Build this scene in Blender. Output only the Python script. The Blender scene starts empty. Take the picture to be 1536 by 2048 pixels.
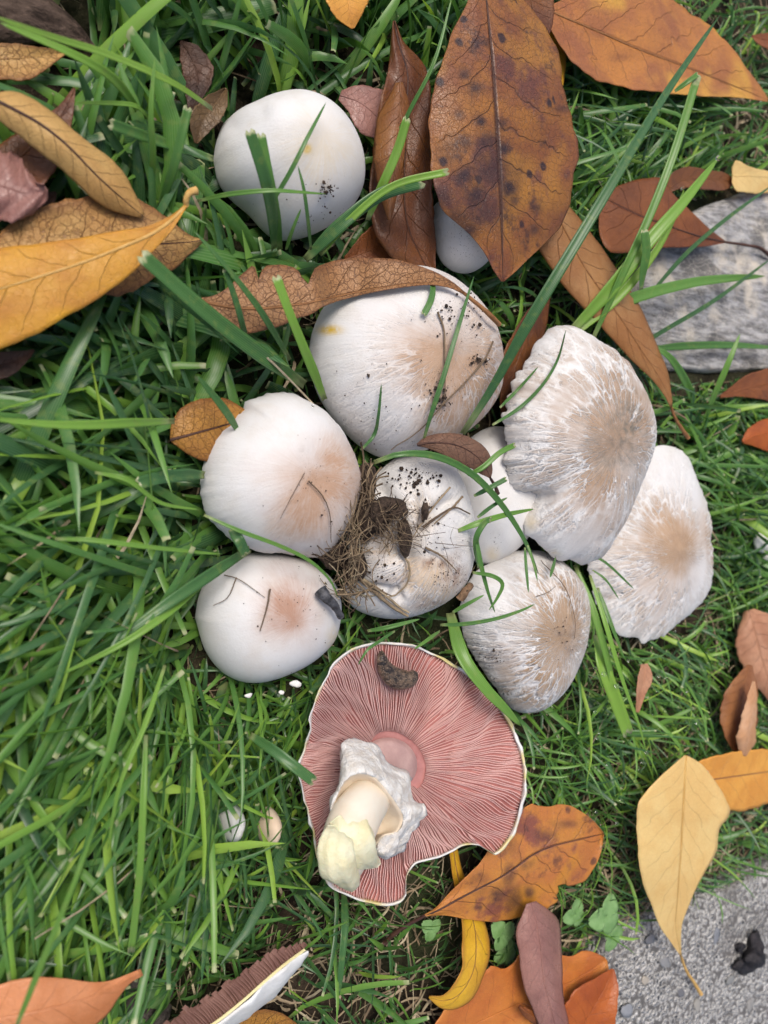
import bpy, math, random
import numpy as np
from mathutils import Vector

rng = np.random.default_rng(11)
random.seed(11)
scene = bpy.context.scene
COL = scene.collection

# ------------------------------------------------------------------ camera
TAU = math.radians(30.0)          # the phone is tipped 30 degrees from straight down
DIST, FPX = 0.41, 1540.0          # metres to the ground along the axis, focal length in photo pixels
CAM = np.array([-DIST*math.sin(TAU), 0.0, DIST*math.cos(TAU)])
FWD = np.array([math.sin(TAU), 0.0, -math.cos(TAU)])
RGT = np.array([math.cos(TAU), 0.0, math.sin(TAU)])
UPV = np.array([0.0, 1.0, 0.0])
cam = bpy.data.cameras.new("camera")
cam.sensor_fit = 'VERTICAL'; cam.sensor_height = 36.0; cam.lens = 36.0*FPX/2048.0
cam.clip_start = 0.01; cam.clip_end = 200.0
cam.dof.use_dof = True; cam.dof.focus_distance = 0.375; cam.dof.aperture_fstop = 8.0
camo = bpy.data.objects.new("camera", cam); COL.objects.link(camo)
camo.location = CAM; camo.rotation_euler = (0, -TAU, 0)
scene.camera = camo

# ------------------------------------------------------------------ light: bright overcast
SUN_EL, SUN_AZ = math.radians(62), math.radians(120)      # azimuth measured from +X towards +Y
w = bpy.data.worlds.new("World"); scene.world = w; w.use_nodes = True
wn = w.node_tree.nodes; wl = w.node_tree.links
bg = wn["Background"]; bg.inputs[1].default_value = 0.13
sk = wn.new("ShaderNodeTexSky"); sk.sky_type = 'NISHITA'; sk.sun_disc = False
sk.sun_elevation = SUN_EL; sk.sun_rotation = math.radians(90) - SUN_AZ
sk.air_density = 0.8; sk.dust_density = 4.0; sk.ozone_density = 0.6
wl.new(sk.outputs[0], bg.inputs[0])
sun = bpy.data.lights.new("sun", 'SUN'); sun.energy = 1.5; sun.angle = math.radians(28); sun.color = (1.0, 0.96, 0.90)
suno = bpy.data.objects.new("sun", sun); COL.objects.link(suno)
sd = Vector((math.cos(SUN_EL)*math.cos(SUN_AZ), math.cos(SUN_EL)*math.sin(SUN_AZ), math.sin(SUN_EL)))
suno.rotation_euler = sd.to_track_quat('Z', 'Y').to_euler()
suno.location = sd*3
scene.view_settings.view_transform = 'Standard'; scene.view_settings.look = 'None'
scene.view_settings.exposure = 0.42; scene.view_settings.gamma = 1.0
scene.view_settings.use_curve_mapping = False
scene.cycles.max_bounces = 5; scene.cycles.diffuse_bounces = 3; scene.cycles.glossy_bounces = 2; scene.cycles.transmission_bounces = 5

# ------------------------------------------------------------------ geometry helpers
def P(px, py, z):
    """World point at height z seen at photo pixel (px, py); arrays allowed."""
    px = np.asarray(px, float); py = np.asarray(py, float); z = np.asarray(z, float)
    d = FWD + ((px-768.0)/FPX)[..., None]*RGT + ((1024.0-py)/FPX)[..., None]*UPV
    t = (z - CAM[2])/d[..., 2]
    return CAM + d*t[..., None]

def proj(p):
    v = np.asarray(p, float) - CAM
    dep = v @ FWD
    return 768.0 + FPX*(v @ RGT)/dep, 1024.0 - FPX*(v @ UPV)/dep, dep

def hashf(seed):
    r = np.random.default_rng(seed)
    k = r.normal(size=(10, 3)); k /= np.linalg.norm(k, axis=1)[:, None]
    k *= r.uniform(0.6, 1.9, size=(10, 1)); ph = r.uniform(0, 6.28, 10)
    return k, ph
def wob(p, freq, seed):
    """Smooth noise about -1..1 at points p (n,3)."""
    k, ph = hashf(seed)
    p = np.asarray(p, float)
    return np.sin((p*freq) @ k.T + ph).sum(-1)/4.0
def fbm(p, freq, seed, oct=3):
    s = 0; a = 1.0
    for i in range(oct):
        s = s + a*wob(p, freq*2**i, seed+i); a *= 0.5
    return s

def spline(pts, n):
    """Catmull-Rom through pts (k,d), n samples."""
    pts = np.asarray(pts, float)
    if len(pts) == 2:
        t = np.linspace(0, 1, n)[:, None]; return pts[0]*(1-t) + pts[1]*t
    q = np.vstack([2*pts[0]-pts[1], pts, 2*pts[-1]-pts[-2]])
    seg = np.linalg.norm(np.diff(pts[:, :2], axis=0), axis=1) + 1e-9
    cum = np.concatenate([[0], np.cumsum(seg)]); s = np.linspace(0, cum[-1], n)
    i = np.clip(np.searchsorted(cum, s, side='right')-1, 0, len(pts)-2)
    t = ((s-cum[i])/seg[i])[:, None]
    a, b, c, d = q[i], q[i+1], q[i+2], q[i+3]
    return 0.5*(2*b + (c-a)*t + (2*a-5*b+4*c-d)*t*t + (3*b-a-3*c+d)*t**3)

def make_mesh(name, v, f, attrs=None, smooth=True):
    me = bpy.data.meshes.new(name)
    v = np.asarray(v, float)
    if isinstance(f, np.ndarray):
        n, k = f.shape
        me.vertices.add(len(v)); me.vertices.foreach_set("co", v.ravel())
        me.loops.add(n*k); me.loops.foreach_set("vertex_index", f.ravel().astype(np.int32))
        me.polygons.add(n)
        me.polygons.foreach_set("loop_start", np.arange(0, n*k, k, dtype=np.int32))
        me.polygons.foreach_set("loop_total", np.full(n, k, dtype=np.int32))
    else:
        me.from_pydata(v.tolist(), [], f)
    me.update()
    for k_, a in (attrs or {}).items():
        a = np.asarray(a, float)
        if a.ndim == 1:
            at = me.attributes.new(k_, 'FLOAT', 'POINT'); at.data.foreach_set("value", a)
        else:
            at = me.attributes.new(k_, 'FLOAT_VECTOR', 'POINT'); at.data.foreach_set("vector", a.ravel())
    me.polygons.foreach_set("use_smooth", np.full(len(me.polygons), bool(smooth)))
    me.validate(); me.update()
    return me

def add(name, v, f, mat, parent=None, attrs=None, smooth=True, org=None, solid=0.0):
    v = np.asarray(v, float)
    if parent is not None:
        org = np.array(parent['_o'])
    elif org is None:
        org = np.zeros(3)
    me = make_mesh(name, v - np.asarray(org), f, attrs, smooth)
    me.materials.append(mat)
    o = bpy.data.objects.new(name, me); COL.objects.link(o)
    if parent is not None:
        o.parent = parent
        if parent.type != 'EMPTY':
            pass
    else:
        o.location = org
    o['_o'] = list(map(float, org))
    if solid:
        m = o.modifiers.new("thickness", 'SOLIDIFY'); m.thickness = solid; m.offset = 0.0
    return o

def root(name, label, cat, org, group=None):
    e = bpy.data.objects.new(name, None); COL.objects.link(e)
    e.empty_display_size = 0.01; e.location = org; e['_o'] = list(map(float, org))
    e['label'] = label; e['category'] = cat
    if group: e['group'] = group
    return e
def tag(o, label, cat, group=None, kind=None):
    o['label'] = label; o['category'] = cat
    if group: o['group'] = group
    if kind: o['kind'] = kind
    return o

def grid_faces(nu, nv, wrap=False):
    i, j = np.meshgrid(np.arange(nu-1), np.arange(nv if wrap else nv-1), indexing='ij')
    j2 = (j+1) % nv
    return np.stack([i*nv+j, (i+1)*nv+j, (i+1)*nv+j2, i*nv+j2], -1).reshape(-1, 4)

def tube(pts, rad, n=8, flat=1.0, seed=None, amp=0.0, cap=True):
    """Tube along pts (k,3) with radii rad; returns v, f (list)."""
    pts = np.asarray(pts, float); k = len(pts); rad = np.broadcast_to(np.asarray(rad, float), (k,))
    T = np.gradient(pts, axis=0); T /= np.linalg.norm(T, axis=1)[:, None]+1e-12
    ref = np.array([0.0, 0, 1.0])
    S = np.cross(T, ref); ln = np.linalg.norm(S, axis=1)
    S[ln < 1e-3] = np.array([1.0, 0, 0]); S /= np.linalg.norm(S, axis=1)[:, None]
    B = np.cross(S, T)
    a = np.arange(n)*2*math.pi/n
    v = pts[:, None] + rad[:, None, None]*(np.cos(a)[None, :, None]*S[:, None] + flat*np.sin(a)[None, :, None]*B[:, None])
    v = v.reshape(-1, 3)
    if seed is not None and amp:
        c = np.repeat(pts, n, axis=0); d = v-c
        v = c + d*(1+amp*fbm(v, 1.0/(np.mean(rad)*1.3+1e-9), seed))[:, None]
    f = grid_faces(k, n, True).tolist()
    if cap:
        f.append(list(range(n))[::-1]); f.append([(k-1)*n+i for i in range(n)])
    return v, f

class Bag:
    """Collects many small shapes into one mesh (only for uncountable stuff)."""
    def __init__(self): self.v = []; self.f = []; self.n = 0; self.a = []
    def add(self, v, f, a=0.0):
        self.v.append(np.asarray(v)); self.f += [[i+self.n for i in q] for q in f]
        self.a.append(np.full(len(v), a)); self.n += len(v)
    def build(self, name, mat, parent=None, smooth=True):
        return add(name, np.vstack(self.v), self.f, mat, parent, {'rnd': np.concatenate(self.a)}, smooth)

# ------------------------------------------------------------------ material helpers
class NT:
    def __init__(self, name):
        self.m = bpy.data.materials.new(name); self.m.use_nodes = True
        self.t = self.m.node_tree; self.t.nodes.clear()
        self.out = self.t.nodes.new("ShaderNodeOutputMaterial")
    def nd(self, typ, ins=None, **props):
        n = self.t.nodes.new("ShaderNode"+typ)
        for k, v in props.items(): setattr(n, k, v)
        for k, v in (ins or {}).items(): self.set(n.inputs[k], v)
        return n
    def set(self, sock, v):
        if isinstance(v, bpy.types.NodeSocket): self.t.links.new(v, sock)
        elif isinstance(v, (tuple, list)) and sock.type == 'RGBA' and len(v) == 3: sock.default_value = (*v, 1)
        else: sock.default_value = v
    def math(self, op, a, b=0.0, c=None, clamp=False):
        n = self.nd("Math", {0: a, 1: b}, operation=op, use_clamp=clamp)
        if c is not None: self.set(n.inputs[2], c)
        return n.outputs[0]
    def mix(self, fac, a, b, mode='MIX'):
        n = self.nd("Mix", data_type='RGBA', blend_type=mode)
        self.set(n.inputs[0], fac); self.set(n.inputs[6], a); self.set(n.inputs[7], b)
        return n.outputs[2]
    def ss(self, x, lo, hi, a=0.0, b=1.0):
        n = self.nd("MapRange", {0: x, 1: lo, 2: hi, 3: a, 4: b}, interpolation_type='SMOOTHSTEP')
        return n.outputs[0]
    def attr(self, name, out='Fac'): return self.nd("Attribute", attribute_name=name).outputs[out]
    def obj(self): return self.nd("TexCoord").outputs['Object']
    def noise(self, vec, scale, detail=3.0, rough=0.55, out=0, dist=0.0):
        return self.nd("TexNoise", {'Vector': vec, 'Scale': scale, 'Detail': detail, 'Roughness': rough, 'Distortion': dist}).outputs[out]
    def vor(self, vec, scale, feature='F1', out=0, rand=1.0):
        return self.nd("TexVoronoi", {'Vector': vec, 'Scale': scale, 'Randomness': rand}, feature=feature).outputs[out]
    def comb(self, x, y, z): return self.nd("CombineXYZ", {0: x, 1: y, 2: z}).outputs[0]
    def sep(self, v):
        n = self.nd("SeparateXYZ", {0: v}); return n.outputs[0], n.outputs[1], n.outputs[2]
    def vadd(self, a, b): return self.nd("VectorMath", {0: a, 1: b}, operation='ADD').outputs[0]
    def vscale(self, a, s): return self.nd("VectorMath", {0: a, 'Scale': s}, operation='SCALE').outputs[0]
    def bump(self, h, strength=0.5, dist=0.001, normal=None):
        n = self.nd("Bump", {'Height': h, 'Strength': strength, 'Distance': dist})
        if normal is not None: self.set(n.inputs['Normal'], normal)
        return n.outputs[0]
    def finish(self, color, rough=0.6, normal=None, spec=0.4, trans=0.0, transcol=None, sss=0.0, alpha=None):
        p = self.nd("BsdfPrincipled", {'Base Color': color, 'Roughness': rough, 'Specular IOR Level': spec})
        if normal is not None: self.set(p.inputs['Normal'], normal)
        if sss > .2:
            p.inputs['Subsurface Weight'].default_value = sss
            p.inputs['Subsurface Radius'].default_value = (1.0, 0.6, 0.45); p.inputs['Subsurface Scale'].default_value = 0.002
        s = p.outputs[0]
        if trans:
            t = self.nd("BsdfTranslucent", {'Color': transcol if transcol is not None else color})
            if normal is not None: self.set(t.inputs['Normal'], normal)
            s = self.nd("MixShader", {0: trans, 1: s, 2: t.outputs[0]}).outputs[0]
        self.t.links.new(s, self.out.inputs[0])
        return self.m

def mat_soil():
    n = NT("dark_soil"); o = n.obj()
    a = n.noise(o, 60, 6); b = n.noise(o, 400, 4); c = n.noise(o, 9, 3)
    col = n.mix(n.ss(a, .35, .7), (0.018, 0.012, 0.008), (0.06, 0.042, 0.028))
    col = n.mix(n.ss(b, .55, .75), col, (0.12, 0.09, 0.06))
    col = n.mix(n.math('MULTIPLY', n.ss(c, .40, .60), .6), col, (0.035, 0.055, 0.018))
    return n.finish(col, .9, n.bump(n.math('ADD', a, b), .8, .004), .2)
def mat_concrete():
    n = NT("washed_concrete"); o = n.obj()
    w_ = n.vadd(o, n.vscale(n.noise(o, 120, 2, out=1), .004))
    d1 = n.vor(w_, 330); d2 = n.vor(w_, 120); cc = n.vor(w_, 330, out=1)
    base = n.mix(n.ss(n.noise(o, 500, 4), .3, .7), (0.34, 0.33, 0.31), (0.74, 0.72, 0.68))
    grain = n.sep(cc)[0]
    base = n.mix(n.ss(d1, .42, .75), base, (0.12, 0.115, 0.11))
    base = n.mix(n.math('MULTIPLY', n.ss(grain, .72, .82), n.ss(d1, .45, .3)), base, (0.62, 0.60, 0.57))
    base = n.mix(n.math('MULTIPLY', n.ss(grain, .2, .1), n.ss(d1, .45, .3)), base, (0.13, 0.135, 0.14))
    base = n.mix(n.math('MULTIPLY', n.ss(n.noise(o, 22, 4), .5, .68), .55), base, (0.14, 0.13, 0.12))
    h = n.math('ADD', n.ss(d1, .55, .1), n.math('MULTIPLY', n.noise(o, 700, 3), .5))
    return n.finish(base, .85, n.bump(h, 1.0, .0028), .25)
def mat_pebble(col):
    n = NT("pebble"); o = n.obj()
    c = n.mix(n.noise(o, 300, 4), tuple(x*.6 for x in col), col)
    return n.finish(c, .5, n.bump(n.noise(o, 500, 3), .3, .0005), .4)
def mat_slab():
    n = NT("weathered_grey_slab"); o = n.obj()
    x, y, z = n.sep(o)
    st = n.comb(n.math('MULTIPLY', x, 0.25), y, z)
    a = n.noise(st, 260, 5, .65); b = n.noise(o, 45, 5, .6); c = n.noise(o, 900, 3)
    fl = n.vor(n.vadd(n.comb(n.math('MULTIPLY', x, .4), y, z), n.vscale(n.noise(o, 150, 2, out=1), .006)), 260, 'DISTANCE_TO_EDGE')
    col = n.mix(n.ss(a, .3, .72), (0.13, 0.125, 0.12), (0.47, 0.46, 0.45))
    col = n.mix(n.ss(b, .48, .68), col, (0.55, 0.49, 0.40))
    col = n.mix(n.math('MULTIPLY', n.ss(n.noise(o, 30, 4), .55, .66), .8), col, (0.10, 0.095, 0.09))
    col = n.mix(n.math('MULTIPLY', n.ss(fl, .05, .0), .4), col, (0.62, 0.57, 0.48))
    h = n.math('ADD', a, n.math('MULTIPLY', c, .4))
    return n.finish(col, .75, n.bump(h, .8, .002), .3)
def mat_bark():
    n = NT("rotten_bark"); o = n.obj(); x, y, z = n.sep(o)
    a = n.noise(n.comb(n.math('MULTIPLY', x, .5), y, z), 180, 6, .65)
    col = n.mix(n.ss(a, .3, .7), (0.025, 0.016, 0.012), (0.16, 0.11, 0.085))
    return n.finish(col, .85, n.bump(a, 1, .004), .2)

def mat_cap(name, tan=(0.42, 0.27, 0.17), dark=(0.16, 0.11, 0.085), crack=0.0, white=(0.67, 0.66, 0.645), speck=0.2, fine=0.5, net=8.0, radial_=1.0):
    n = NT(name); o = n.obj()
    rv = n.nd("Attribute", attribute_name='rv').outputs['Vector']
    cx, cy, ct = n.sep(rv)
    jit = n.noise(o, 260, 2, out=1)
    def radial(k, m, j):
        v = n.comb(n.math('MULTIPLY', cx, k), n.math('MULTIPLY', cy, k), n.math('MULTIPLY', ct, m))
        return n.vadd(v, n.vscale(jit, j))
    streak = n.noise(radial(22, 3, .9), 1.0, 4, .6)
    fibre = n.noise(radial(60, 9, 1.6), 1.0, 3, .6)
    e1 = n.vor(radial(net, 3.4, .45), 1.0, 'DISTANCE_TO_EDGE')
    e2 = n.vor(radial(net*2.2, 9, .9), 1.0, 'DISTANCE_TO_EDGE')
    wid = n.ss(n.noise(o, 70, 3), .35, .7, .05, .17)
    wid = n.math('MULTIPLY', wid, n.ss(ct, .15, .8, .16, 1.6))
    cr = n.math('MAXIMUM', n.nd("MapRange", {0: e1, 1: wid, 2: 0.0}).outputs[0],
                n.math('MULTIPLY', n.nd("MapRange", {0: e2, 1: n.math('MULTIPLY', wid, .8), 2: 0.0}).outputs[0], .55))
    cr = n.math('MULTIPLY', cr, n.ss(n.noise(o, 45, 3), .32, .58))
    t = n.attr('tan'); tn = n.math('MULTIPLY', t, n.ss(n.noise(o, 90, 5, .65), .05, .75, .65, 1.25), clamp=True)
    tn = n.math('ADD', tn, n.math('MULTIPLY', n.math('MULTIPLY', n.math('SUBTRACT', streak, .5), 1.3*radial_), n.ss(t, .03, .5)), clamp=True)
    tn = n.math('MULTIPLY', tn, n.math('SUBTRACT', 1.0, n.math('MULTIPLY', cr, crack)), clamp=True)
    wcol = n.mix(n.math('MULTIPLY', n.ss(fibre, .42, .75), .18), white, tuple(x*.82 for x in white))
    wcol = n.mix(n.math('MULTIPLY', n.ss(n.noise(o, 48, 6, .66), .42, .72), .42), wcol, (0.57, 0.51, 0.43))
    col = n.mix(tn, wcol, tan)
    col = n.mix(n.math('MULTIPLY', n.math('MULTIPLY', cr, crack), n.ss(t, .0, .25, .25, .72)), col, tuple(min(1, x*1.10) for x in white))
    col = n.mix(n.math('MULTIPLY', n.attr('dark'), n.ss(n.noise(o, 150, 5, .7), .35, .7)), col, dark)
    col = n.mix(n.math('MULTIPLY', n.attr('yel'), n.ss(n.noise(o, 250, 3), .2, .5), clamp=True), col, (0.62, 0.40, 0.03))
    sp = n.vor(o, 900); spn = n.noise(o, 60, 3); 
    spm = n.math('MULTIPLY', n.ss(sp, .22, .12), n.ss(n.math('ADD', spn, n.math('MULTIPLY', n.attr('dirt'), .45)), .66, .80))
    col = n.mix(n.math('MULTIPLY', spm, speck), col, (0.05, 0.035, 0.025))
    sp2 = n.vor(o, 380); spm2 = n.math('MULTIPLY', n.ss(sp2, .17, .10), n.ss(n.math('ADD', n.noise(o, 90, 2), n.math('MULTIPLY', n.attr('dirt'), .40)), .70, .80))
    col = n.mix(n.math('MULTIPLY', spm2, speck), col, (0.035, 0.025, 0.018))
    h = n.math('ADD', n.math('MULTIPLY', streak, .5*fine), n.math('MULTIPLY', fibre, .45*fine))
    h = n.math('ADD', h, n.math('MULTIPLY', n.math('MULTIPLY', cr, crack*.9), n.ss(t, 0, .3, .45, 1.0)))
    h = n.math('ADD', h, n.math('MULTIPLY', n.noise(o, 1100, 3), .24))
    return n.finish(col, .62, n.bump(h, .7, .0009), .3)
def mat_flesh(name, a, b, scale=120, rough=.55, bumpd=.0006, sss=.15):
    n = NT(name); o = n.obj()
    c = n.mix(n.ss(n.noise(o, scale, 5, .6), .3, .7), a, b)
    h = n.math('ADD', n.noise(o, scale*3, 4), n.math('MULTIPLY', n.noise(o, scale*10, 2), .4))
    return n.finish(c, rough, n.bump(h, .5, bumpd), .35, sss=sss)
def mat_gill(name, a, b, tr=.2):
    n = NT(name); o = n.obj()
    c = n.mix(n.ss(n.noise(o, 70, 5, .6), .3, .7), a, b)
    c = n.mix(n.math('MULTIPLY', n.ss(n.noise(o, 800, 2), .6, .75), .35), c, tuple(min(1, x*1.35) for x in a))
    return n.finish(c, .6, n.bump(n.noise(o, 600, 3), .3, .0003), .3, trans=tr, transcol=a)

def mat_leaf(name, c1, c2, vein=(0.10, 0.04, 0.015), veinfac=.7, spot=(0.05, 0.022, 0.018), spots=0.0, blot=0.0, blotcol=(0.10, 0.03, 0.03),
             net=.35, rough=.42, nv=9.0, slope=.55, edge=None, gold=None, tr=.22, vb=.55):
    n = NT(name); o = n.obj()
    u, v, r = n.sep(n.nd("Attribute", attribute_name='lv').outputs['Vector'])
    av = n.math('ABSOLUTE', v)
    jn = n.noise(o, 60, 2)
    side = n.math('MULTIPLY', n.math('SIGN', v), .23)
    ph = n.math('SUBTRACT', n.math('MULTIPLY', u, nv), n.math('MULTIPLY', n.math('POWER', av, .8), slope*nv*.28))
    ph = n.math('ADD', n.math('ADD', ph, side), n.math('MULTIPLY', jn, .9))
    fr = n.math('ABSOLUTE', n.math('SUBTRACT', n.math('FRACT', ph), .5))
    sec = n.math('MULTIPLY', n.ss(fr, n.ss(av, 0, 1, .040, .014), .0), n.ss(av, 1.0, .72))
    mid = n.ss(av, .045, .012)
    ow = n.vadd(o, n.vscale(n.noise(o, 300, 2, out=1), .0022))
    e = n.vor(ow, 330, 'DISTANCE_TO_EDGE'); e2 = n.vor(ow, 900, 'DISTANCE_TO_EDGE')
    netm = n.math('MAXIMUM', n.ss(e, .06, .01), n.math('MULTIPLY', n.ss(e2, .07, .01), .45))
    big = n.noise(o, 28, 4, .6); mid2 = n.noise(o, 95, 5, .65)
    col = n.mix(n.ss(n.math('ADD', n.math('MULTIPLY', big, .65), n.math('MULTIPLY', mid2, .35)), .38, .62), c1, c2)
    if gold is not None:
        col = n.mix(n.math('MULTIPLY', n.ss(n.noise(o, 20, 2), .52, .66), .8), col, gold)
    if edge is not None:
        col = n.mix(n.math('MULTIPLY', n.ss(av, .62, 1.0), .75), col, edge)
    if blot:
        col = n.mix(n.math('MULTIPLY', n.ss(n.noise(n.vadd(o, (3.1, 1.7, .3)), 34, 5, .62), .50, .62), blot), col, blotcol)
    if spots:
        sv = n.vor(n.vadd(o, n.vscale(n.noise(o, 200, 2, out=1), .003)), 95)
        sc = n.sep(n.vor(o, 95, out=1))[0]
        sm = n.math('MULTIPLY', n.ss(sv, .30, .16), n.ss(n.math('ADD', sc, n.math('SUBTRACT', big, .5)), .62, .74))
        sm = n.math('MAXIMUM', sm, n.math('MULTIPLY', n.ss(n.noise(n.vadd(o, (.7, 5.2, 0)), 48, 6, .7), .57, .68), .8))
        col = n.mix(n.math('MULTIPLY', sm, spots), col, spot)
    col = n.mix(n.math('MULTIPLY', n.attr('stn'), n.ss(n.noise(o, 170, 4, .7), .22, .5, .35, 1.0)), col, spot)
    vm = n.math('MAXIMUM', n.math('MULTIPLY', sec, veinfac), n.math('MULTIPLY', netm, net), clamp=True)
    vm = n.math('MAXIMUM', vm, n.math('MULTIPLY', mid, min(1, veinfac*1.2)))
    col = n.mix(vm, col, vein)
    col = n.mix(n.math('MULTIPLY', n.ss(n.noise(o, 1100, 2), .60, .72), .25), col, tuple(min(1, x*1.7+.03) for x in c2))
    h = n.math('ADD', n.math('MULTIPLY', n.math('ADD', sec, mid), -vb), n.math('MULTIPLY', netm, -min(.35, net*.7)))
    h = n.math('ADD', h, n.math('MULTIPLY', mid2, .7))
    return n.finish(col, n.ss(mid2, .2, .8, rough-.12, rough+.14), n.bump(h, .85, .0010), .5, trans=tr, transcol=n.mix(.5, col, (1.0, .55, .12), 'MULTIPLY'))

def mat_grass():
    n = NT("green_grass")
    r, s, cut = n.sep(n.nd("Attribute", attribute_name='g1').outputs['Vector'])
    sd_ = n.attr('g2'); o = n.obj()
    ramp = n.nd("ValToRGB", {0: r}); cr = ramp.color_ramp
    cr.elements[0].position = 0; cr.elements[0].color = (0.022, 0.080, 0.028, 1)
    cr.elements[1].position = 1; cr.elements[1].color = (0.42, 0.60, 0.08, 1)
    for p_, c_ in ((.25, (0.044, 0.145, 0.040)), (.5, (0.100, 0.255, 0.036)), (.75, (0.225, 0.425, 0.042))):
        e = cr.elements.new(p_); e.color = (*c_, 1)
    col = ramp.outputs[0]
    lines = n.math('SINE', n.math('MULTIPLY', sd_, 26.0))
    col = n.mix(n.math('MULTIPLY', n.ss(lines, -.2, 1), .36), col, (0.25, 0.40, 0.18))
    nz = n.noise(o, 260, 2)
    col = n.mix(n.math('MULTIPLY', n.ss(nz, .52, .72), .35), col, (0.26, 0.34, 0.08))
    tipm = n.math('MULTIPLY', n.ss(n.math('ADD', s, n.math('MULTIPLY', nz, .05)), .988, 1.012), cut)
    col = n.mix(tipm, col, (0.44, 0.47, 0.24))
    col = n.mix(n.ss(s, .10, .0), col, (0.34, 0.40, 0.16))
    tc = n.mix(.6, col, (0.8, 1.0, 0.12), 'MULTIPLY')
    return n.finish(col, .33, None, .5, trans=.34, transcol=tc)
def mat_dry():
    n = NT("dry_straw"); o = n.obj(); r = n.attr('rnd')
    ramp = n.nd("ValToRGB", {0: r}); cr = ramp.color_ramp
    cr.elements[0].position = 0; cr.elements[0].color = (0.07, 0.045, 0.03, 1)
    cr.elements[1].position = 1; cr.elements[1].color = (0.52, 0.44, 0.29, 1)
    e = cr.elements.new(.5); e.color = (0.26, 0.19, 0.115, 1)
    col = n.mix(n.math('MULTIPLY', n.ss(n.noise(o, 300, 4), .4, .7), .5), ramp.outputs[0], (0.09, 0.06, 0.04))
    return n.finish(col, .75, n.bump(n.noise(o, 600, 3), .5, .0005), .25)
def mat_plain(name, a, b, sc=200, rough=.7, bd=.001, spec=.3):
    n = NT(name); o = n.obj()
    return n.finish(n.mix(n.ss(n.noise(o, sc, 5, .65), .32, .68), a, b), rough, n.bump(n.noise(o, sc*2, 4), .7, bd), spec)
def mat_slug():
    n = NT("slug_skin"); o = n.obj()
    a = n.noise(o, 260, 4, .7); b = n.vor(o, 900)
    col = n.mix(n.ss(a, .38, .62), (0.016, 0.012, 0.010), (0.14, 0.095, 0.062))
    col = n.mix(n.math('MULTIPLY', n.ss(b, .35, .15), .5), col, (0.30, 0.22, 0.15))
    return n.finish(col, .35, n.bump(n.ss(b, .5, .1), .8, .0006), .5)
def mat_water():
    n = NT("dew_water")
    g = n.nd("BsdfPrincipled", {'Base Color': (1, 1, 1), 'Roughness': .02, 'IOR': 1.33, 'Transmission Weight': 1.0})
    n.t.links.new(g.outputs[0], n.out.inputs[0]); return n.m

M_SOIL = mat_soil(); M_GRASS = mat_grass(); M_DRY = mat_dry()
OBST = []                      # vertex clouds of everything the lawn must grow around: (verts, hides)

# ------------------------------------------------------------------ the setting
def build_ground():
    near = np.arange(-0.50, 0.621, 0.007)
    far = 0.62 + 0.02*(1.32**np.arange(1, 25) - 1)
    xs = np.concatenate([-(far-0.12)[::-1], near, far]); ys = np.concatenate([-(far-0.1)[::-1], near-0.06, far-0.06])
    X, Y = np.meshgrid(xs, ys, indexing='ij'); p = np.stack([X, Y, 0*X], -1).reshape(-1, 3)
    z = 0.0022*fbm(p, 70, 5, 3) + 0.0035*wob(p, 14, 9)
    px, py, _ = proj(p)
    on = (px > 1150) & (py > 1640)                        # sinks under the path
    z = np.where(on, z*0.3-0.012, z)
    p[:, 2] = z - 0.002
    o = add('ground', p, grid_faces(len(xs), len(ys)), M_SOIL)
    o['kind'] = 'structure'; return o
build_ground()

def slab_from_outline(name, outl, ztop, zbot, mat, n=40, amp=.001, freq=120, seed=1, step=0.0, parent=None):
    """Solid slab with an uneven top; outl = world xy outline (k,2)."""
    c = outl.mean(0); k = len(outl)
    rs = np.concatenate([np.linspace(0, .94, n), [.975, .993, 1.0]])
    v = []
    for i, r in enumerate(rs):
        xy = c + (outl-c)*r
        z = np.full(k, ztop) - (0, 0, 0)[0]
        if r > .95: z = z - (r-.95)/.05*.004
        v.append(np.column_stack([xy, z]))
    for zz, s in ((ztop*.55+zbot*.45, 1.004), (zbot, 1.0+step)):
        v.append(np.column_stack([c+(outl-c)*s, np.full(k, zz)]))
    v = np.vstack(v)
    v[:, 2] += amp*fbm(v*np.array([1, 1, .2]), freq, seed, 4)*(v[:, 2] > zbot+.003)
    v[:, :2] += (amp*.8*fbm(v, freq*.7, seed+7, 3)*(np.arange(len(v)) >= k*(n+1)))[:, None]
    return add(name, v, grid_faces(len(rs)+2, k, True), mat, parent)

def world_outline(pts, z, n):
    q = spline(np.array(list(pts)+[pts[0]], float), n+1)[:-1]
    return P(q[:, 0], q[:, 1], z)

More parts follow.
